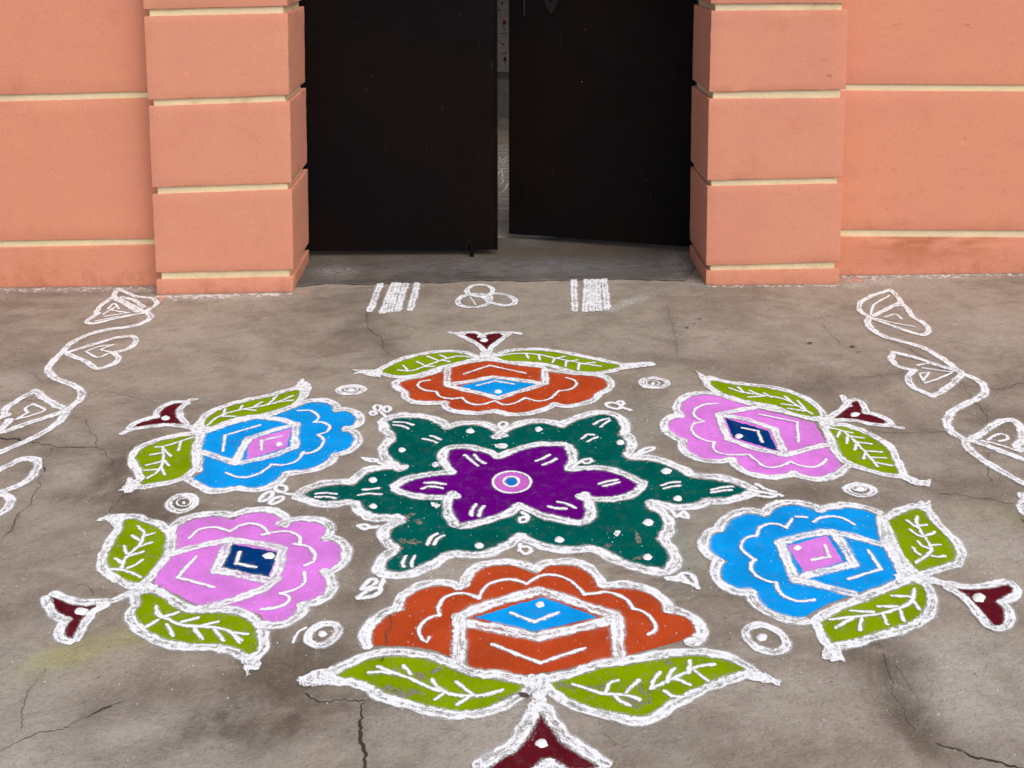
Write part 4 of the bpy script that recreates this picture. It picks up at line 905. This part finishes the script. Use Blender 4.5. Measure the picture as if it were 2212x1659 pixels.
# ------------------------------------------------------------------ creepers at both sides
lo = (*gnd('O', 500, 800), 0)
lv = thing('rangoli_creeper', 'white outlined creeper winding along the ground on the left, from the left pier', 'rangoli creeper', lo, 'white creepers at the sides')
strokes('stem', ['@O 960,370 978,400 920,440 820,465 700,480 560,520 460,570 410,620', '@O 410,625 340,690 310,740 350,790 420,820 490,850 530,890 510,940 460,980 430,1005', '@O 430,1020 380,1080 280,1150 150,1215 0,1275 -100,1310', '@P 150,-90 0,60 -100,110'], .033, Z_LINE, WB, lv, lo)
strokes('creeper_leaf', ['@O 940,365 1015,315 990,280 880,265 765,215! 740,260 830,310 930,362!', '@O 790,270 870,290 930,335', '@O 745,262 650,330 620,375', '@O 640,375 560,430 600,442 760,405 940,370', '@O 750,285 820,320 890,365'], .026, Z_LINE, WB, lv, lo)
strokes('leaf_rib', ['@O 670,380 750,335! 720,350 830,372! 680,395', '@O 700,345 740,310 770,345', '@O 620,425 760,395'], .016, Z_LINE, WL, lv, lo)
strokes('creeper_leaf', ['@O 430,630 600,580 750,535 860,525 880,560 830,605 730,632! 770,660 750,695 640,735 560,690 440,640'], .028, Z_LINE, WB, lv, lo)
strokes('leaf_rib', ['@O 560,622 640,592 735,580! 660,610 720,628! 640,660 560,625'], .016, Z_LINE, WL, lv, lo)
strokes('creeper_leaf', ['@O 430,1000 300,935 225,878! 100,950 30,1000 45,1035! -20,1060 -60,1110 0,1145 200,1082 420,1012'], .033, Z_LINE, WB, lv, lo)
strokes('leaf_rib', ['@O 110,1062 180,1020! 165,990 215,965! 290,1005 180,1045 110,1062'], .016, Z_LINE, WL, lv, lo)
strokes('creeper_leaf', ['@P -100,710 0,675 180,590 350,515 500,510 590,560 590,650 480,800 300,920 100,1000 -100,1050', '@P 0,1040 120,1075 160,1180 100,1290 -60,1400'], .033, Z_LINE, WB, lv, lo)
ro = (*gnd('Q', 1700, 800), 0)
rv = thing('rangoli_creeper', 'white outlined creeper winding along the ground on the right, from the right pier', 'rangoli creeper', ro, 'white creepers at the sides')
strokes('stem', ['@Q 1210,400 1198,430 1230,480 1320,530 1450,565 1560,600 1650,650 1740,710 1800,760', '@Q 1810,765 1860,785 1930,822 1960,880 1920,925 1820,970 1740,1020 1710,1080 1750,1150 1835,1195', '@Q 1835,1200 1840,1240 1900,1295 2000,1362 2120,1430 2300,1520'], .034, Z_LINE, WB, rv, ro)
strokes('creeper_leaf', ['@Q 1210,400 1150,360 1150,310 1220,265 1345,222! 1395,270 1410,300 1350,332 1240,392'], .027, Z_LINE, WB, rv, ro)
strokes('leaf_rib', ['@Q 1340,260 1240,320 1220,385', '@Q 1240,390 1350,335 1420,325'], .016, Z_LINE, WL, rv, ro)
strokes('creeper_leaf', ['@Q 1410,300 1455,345 1485,395! 1560,440 1595,480 1550,515 1420,478 1240,412'], .027, Z_LINE, WB, rv, ro)
strokes('leaf_rib', ['@Q 1310,400 1380,382 1420,412', '@Q 1250,408 1380,440 1500,462'], .015, Z_LINE, WL, rv, ro)
strokes('creeper_leaf', ['@Q 1800,752 1650,712 1500,660 1370,630! 1350,670 1400,720 1500,745! 1460,790 1490,850 1620,912! 1700,870 1810,772'], .030, Z_LINE, WB, rv, ro)
strokes('leaf_rib', ['@Q 1535,770 1560,812! 1595,760! 1540,765', '@Q 1570,828 1650,802 1740,765', '@Q 1520,710 1630,700 1760,752', '@Q 1560,730 1640,742 1740,755'], .015, Z_LINE, WL, rv, ro)
strokes('creeper_leaf', ['@S 1190,810 1400,680 1600,550 1800,450 1980,440 2120,560 2180,720 2150,860! 2060,930! 2100,1000 2180,1015', '@S 1220,850 1500,930 1800,1060 2050,1150 2300,1250'], .033, Z_LINE, WB, rv, ro)
strokes('leaf_rib', ['@S 1400,845 1700,915 2130,1055', '@S 1520,825 1620,750 1780,705 1880,740 1890,810 1740,850'], .016, Z_LINE, WL, rv, ro)
strokes('creeper_leaf', ['@E 2185,340 2200,370', '@E 2260,380 2190,480 2210,560 2290,620'], .033, Z_LINE, WB, rv, ro)

# ------------------------------------------------------------------ marks at the threshold
for lab, lst in (('block of five slanting white powder stripes at the threshold, left', '255,185-185,358 345,175-265,370 372,185-315,362 418,185-362,358 492,182-448,352'), ('block of upright white powder stripes at the threshold, right, with a smear', '1507,158-1512,355 1592,160-1580,358 1625,160-1625,355 1662,160-1668,352 1705,155-1722,345')):
    sp = seg('L', lst); off = (*parse(sp[2])[0][0], 0)
    t = thing('rangoli_stripes', 'white ' + lab if 'white' not in lab else lab, 'rangoli stripes', off, 'striped marks at the threshold')
    for s in sp: strokes('stripe', [s], .036, Z_LINE, WB, t, off)
off = (*gnd('L', 915, 270), 0)
tf = thing('rangoli_trefoil', 'white powder trefoil of three interlocking rings at the threshold', 'rangoli trefoil', off)
for e in (ell('L', 898, 228, 84, 38), ell('L', 862, 292, 108, 44, -4), ell('L', 1030, 285, 98, 36, 8)): strokes('loop', [e + '~'], .029, Z_LINE, WB, tf, off)
strokes('inner_stroke', ['@L 835,270 870,320', '@L 840,262 960,285'], .010, Z_LINE, WL, tf, off)
dot('dot', 'L', 915, 271, 24, 9, tf, off, .0045, .004)
# small rangoli of white lines inside the passage
off = (*gnd('U', 1045, 1140), 0)
ir = thing('passage_rangoli', 'white line rangoli on the passage floor, glimpsed through the gate gap', 'rangoli', off)
strokes('line', ['@U 940,960 1010,955 1050,945 1120,938', '@U 940,975 1045,970 1120,985', '@U 940,995 1040,990 1120,1000', '@U 960,1010 1020,1020 1040,1040 1080,1020 1120,1030', '@U 980,1050 1020,1045 1050,1060 1070,1040 1100,1050', '@U 960,1090 1030,1078 1110,1070', '@U 940,1098 1120,1095', '@U 1040,1098 1046,1150', '@U 940,1125 1030,1120 1120,1110', '@U 940,1158 1120,1150', '@U 970,1190 1025,1195 1050,1175 1040,1160', '@U 980,1215 1040,1205 1085,1200', '@U 960,1250 1015,1255 1045,1245 1080,1190',
 '@U 940,1275 1010,1265 1120,1270', '@U 940,1300 1050,1290 1120,1300', '@U 960,1320 1010,1310 1100,1330', '@U 940,1357 1120,1352', '@U 1000,1150 1030,1110'], .010, .002, WL, ir, off)

# ------------------------------------------------------------------ small litter
def scrap(name, label, cat, fr, px, py, ln, wd, rot, mat, curl=.3, group=None, lift=.001):
    c = gnd(fr, px, py); V = []; F = []; n = 7
    for i in range(n):
        a = i / (n - 1); hw = wd * .5 * math.sin(math.pi * min(max(a, .04), .96)) ** .8
        zc = lift + curl * ln * (a - .5) ** 2
        for e, zz in ((-1, .18), (0, 0), (1, .22)): V.append(((a - .5) * ln, e * hw, zc + zz * hw * (1 + .3 * math.sin(i * 2))))
    for i in range(n - 1):
        for j in range(2): k = i * 3 + j; F.append((k, k + 3, k + 4, k + 1))
    o = link(name, V, F, mat, None, (0, 0, 0), None, True)
    o.location = (c[0], c[1], .004); o.rotation_euler[2] = math.radians(rot)
    return tag(o, label, cat, group)
scrap('dry_leaf', 'small dry brown leaf lying by the stem of the near orange flower', 'leaf', 'A', 1865, 1222, .026, .014, -25, LEAFB)
scrap('dry_leaf', 'brown leaf scrap on bare cement right of the far flower, nearer the gate centre', 'leaf scrap', 'Q', 30, 470, .020, .010, 30, LEAFB, group='brown leaf scraps')
scrap('dry_leaf', 'crumpled brown leaf scrap on cement above the upper right pink flower', 'leaf scrap', 'Q', 825, 572, .026, .012, 10, LEAFB, group='brown leaf scraps')
scrap('dry_leaf', 'pale brown leaf scrap left of the right creeper stem', 'leaf scrap', 'Q', 1100, 595, .024, .014, -10, LEAFB, group='brown leaf scraps')
scrap('dry_leaf', 'thin dark leaf scrap just left of the right creeper middle leaf', 'leaf scrap', 'Q', 1140, 630, .02, .006, 5, LEAFB, group='brown leaf scraps')
scrap('dry_leaf', 'tiny dark scrap right of the topmost leaf of the right creeper', 'leaf scrap', 'Q', 1660, 350, .014, .006, -15, LEAFB, group='brown leaf scraps')
scrap('fallen_petal', 'larger fallen purple petal on cement in front of the right pier', 'petal', 'Q', 112, 415, .018, .009, 20, PETALP, group='fallen purple petals')
scrap('fallen_petal', 'smaller fallen purple petal beside the larger one', 'petal', 'Q', 75, 445, .016, .006, -10, PETALP, group='fallen purple petals')
scrap('fallen_petal', 'tiny red petal fallen on the cement between right pier and creeper', 'petal', 'Q', 895, 402, .012, .007, 40, PETALR)
def specks(name, pts, lo, hi, mat, kind='stuff'):
    V = []; F = []
    for (px, py) in pts:
        r = rng.uniform(lo, hi) ; a0 = rng.uniform(0, 6.28); k = len(V); n = 5
        for i in range(n):
            q = r * rng.uniform(.6, 1.1); V.append((px + q * math.cos(a0 + i * 1.2566), py + q * math.sin(a0 + i * 1.2566), .0007))
        V.append((px, py, .0009 + r * .55))
        for i in range(n): F.append((k + i, k + (i + 1) % n, k + n))
    o = link(name, V, F, mat); o['kind'] = kind; return o
SP = np.array(SPECKS); k = rng.integers(0, len(SP), 9000)
ang = rng.uniform(0, 6.28, len(k)); dist = SP[k, 2] * .5 * (.9 + np.abs(rng.normal(0, .55, len(k))))
wp = np.stack([SP[k, 0] + np.cos(ang) * dist, SP[k, 1] + np.sin(ang) * dist], 1)
specks('powder_specks', wp, .0005, .0013, GRITW)
far = np.stack([SP[rng.integers(0, len(SP), 1500), 0], SP[rng.integers(0, len(SP), 1500), 1]], 1) + rng.normal(0, .09, (1500, 2))
specks('powder_specks', far, .0008, .0022, GRITW)
gr = np.stack([rng.uniform(-2.4, 2.4, 3500), rng.uniform(2.1, 5.4, 3500)], 1)
specks('dark_grit', gr[:2300], .0008, .0024, GRITD); specks('pale_grit', gr[2300:], .0008, .0026, FLAKE)
def drips(name, fr, a, b, n, sprd, lo, hi, mat):
    p, q = gnd(fr, *a), gnd(fr, *b); V = []; F = []
    d = (q - p) / np.linalg.norm(q - p); nn = np.array([d[1], -d[0]])
    if nn[1] > 0: nn = -nn
    for _ in range(n):
        c = p + (q - p) * rng.uniform() + nn * (.004 + abs(rng.normal(0, sprd))); rx, ry = rng.uniform(lo, hi), rng.uniform(lo, hi) * .7; k = len(V)
        for i in range(8):
            s = rng.uniform(.55, 1.15); V.append((c[0] + rx * s * math.cos(i * .785), c[1] + ry * s * math.sin(i * .785), .0008))
        V.append((*c, .0014))
        for i in range(8): F.append((k + i, k + (i + 1) % 8, k + 8))
    o = link(name, V, F, mat); o['kind'] = 'stuff'
drips('paint_drips', 'O', (1030, 256), (1890, 238), 90, .022, .004, .020, FLAKE)
drips('paint_drips', 'O', (0, 208), (1000, 196), 80, .03, .003, .014, FLAKE)
drips('paint_drips', 'Q', (1030, 130), (2212, 114), 130, .02, .003, .014, FLAKE)
drips('paint_drips', 'Q', (160, 192), (1015, 187), 60, .012, .003, .012, FLAKE)
drips('paint_drips', 'O', (1030, 258), (1080, 258), 14, .02, .006, .018, FLAKEP)
drips('paint_drips', 'O', (1850, 245), (1990, 215), 14, .03, .004, .012, FLAKEP)
drips('paint_drips', 'Q', (1040, 140), (1140, 138), 14, .04, .006, .02, FLAKEP)
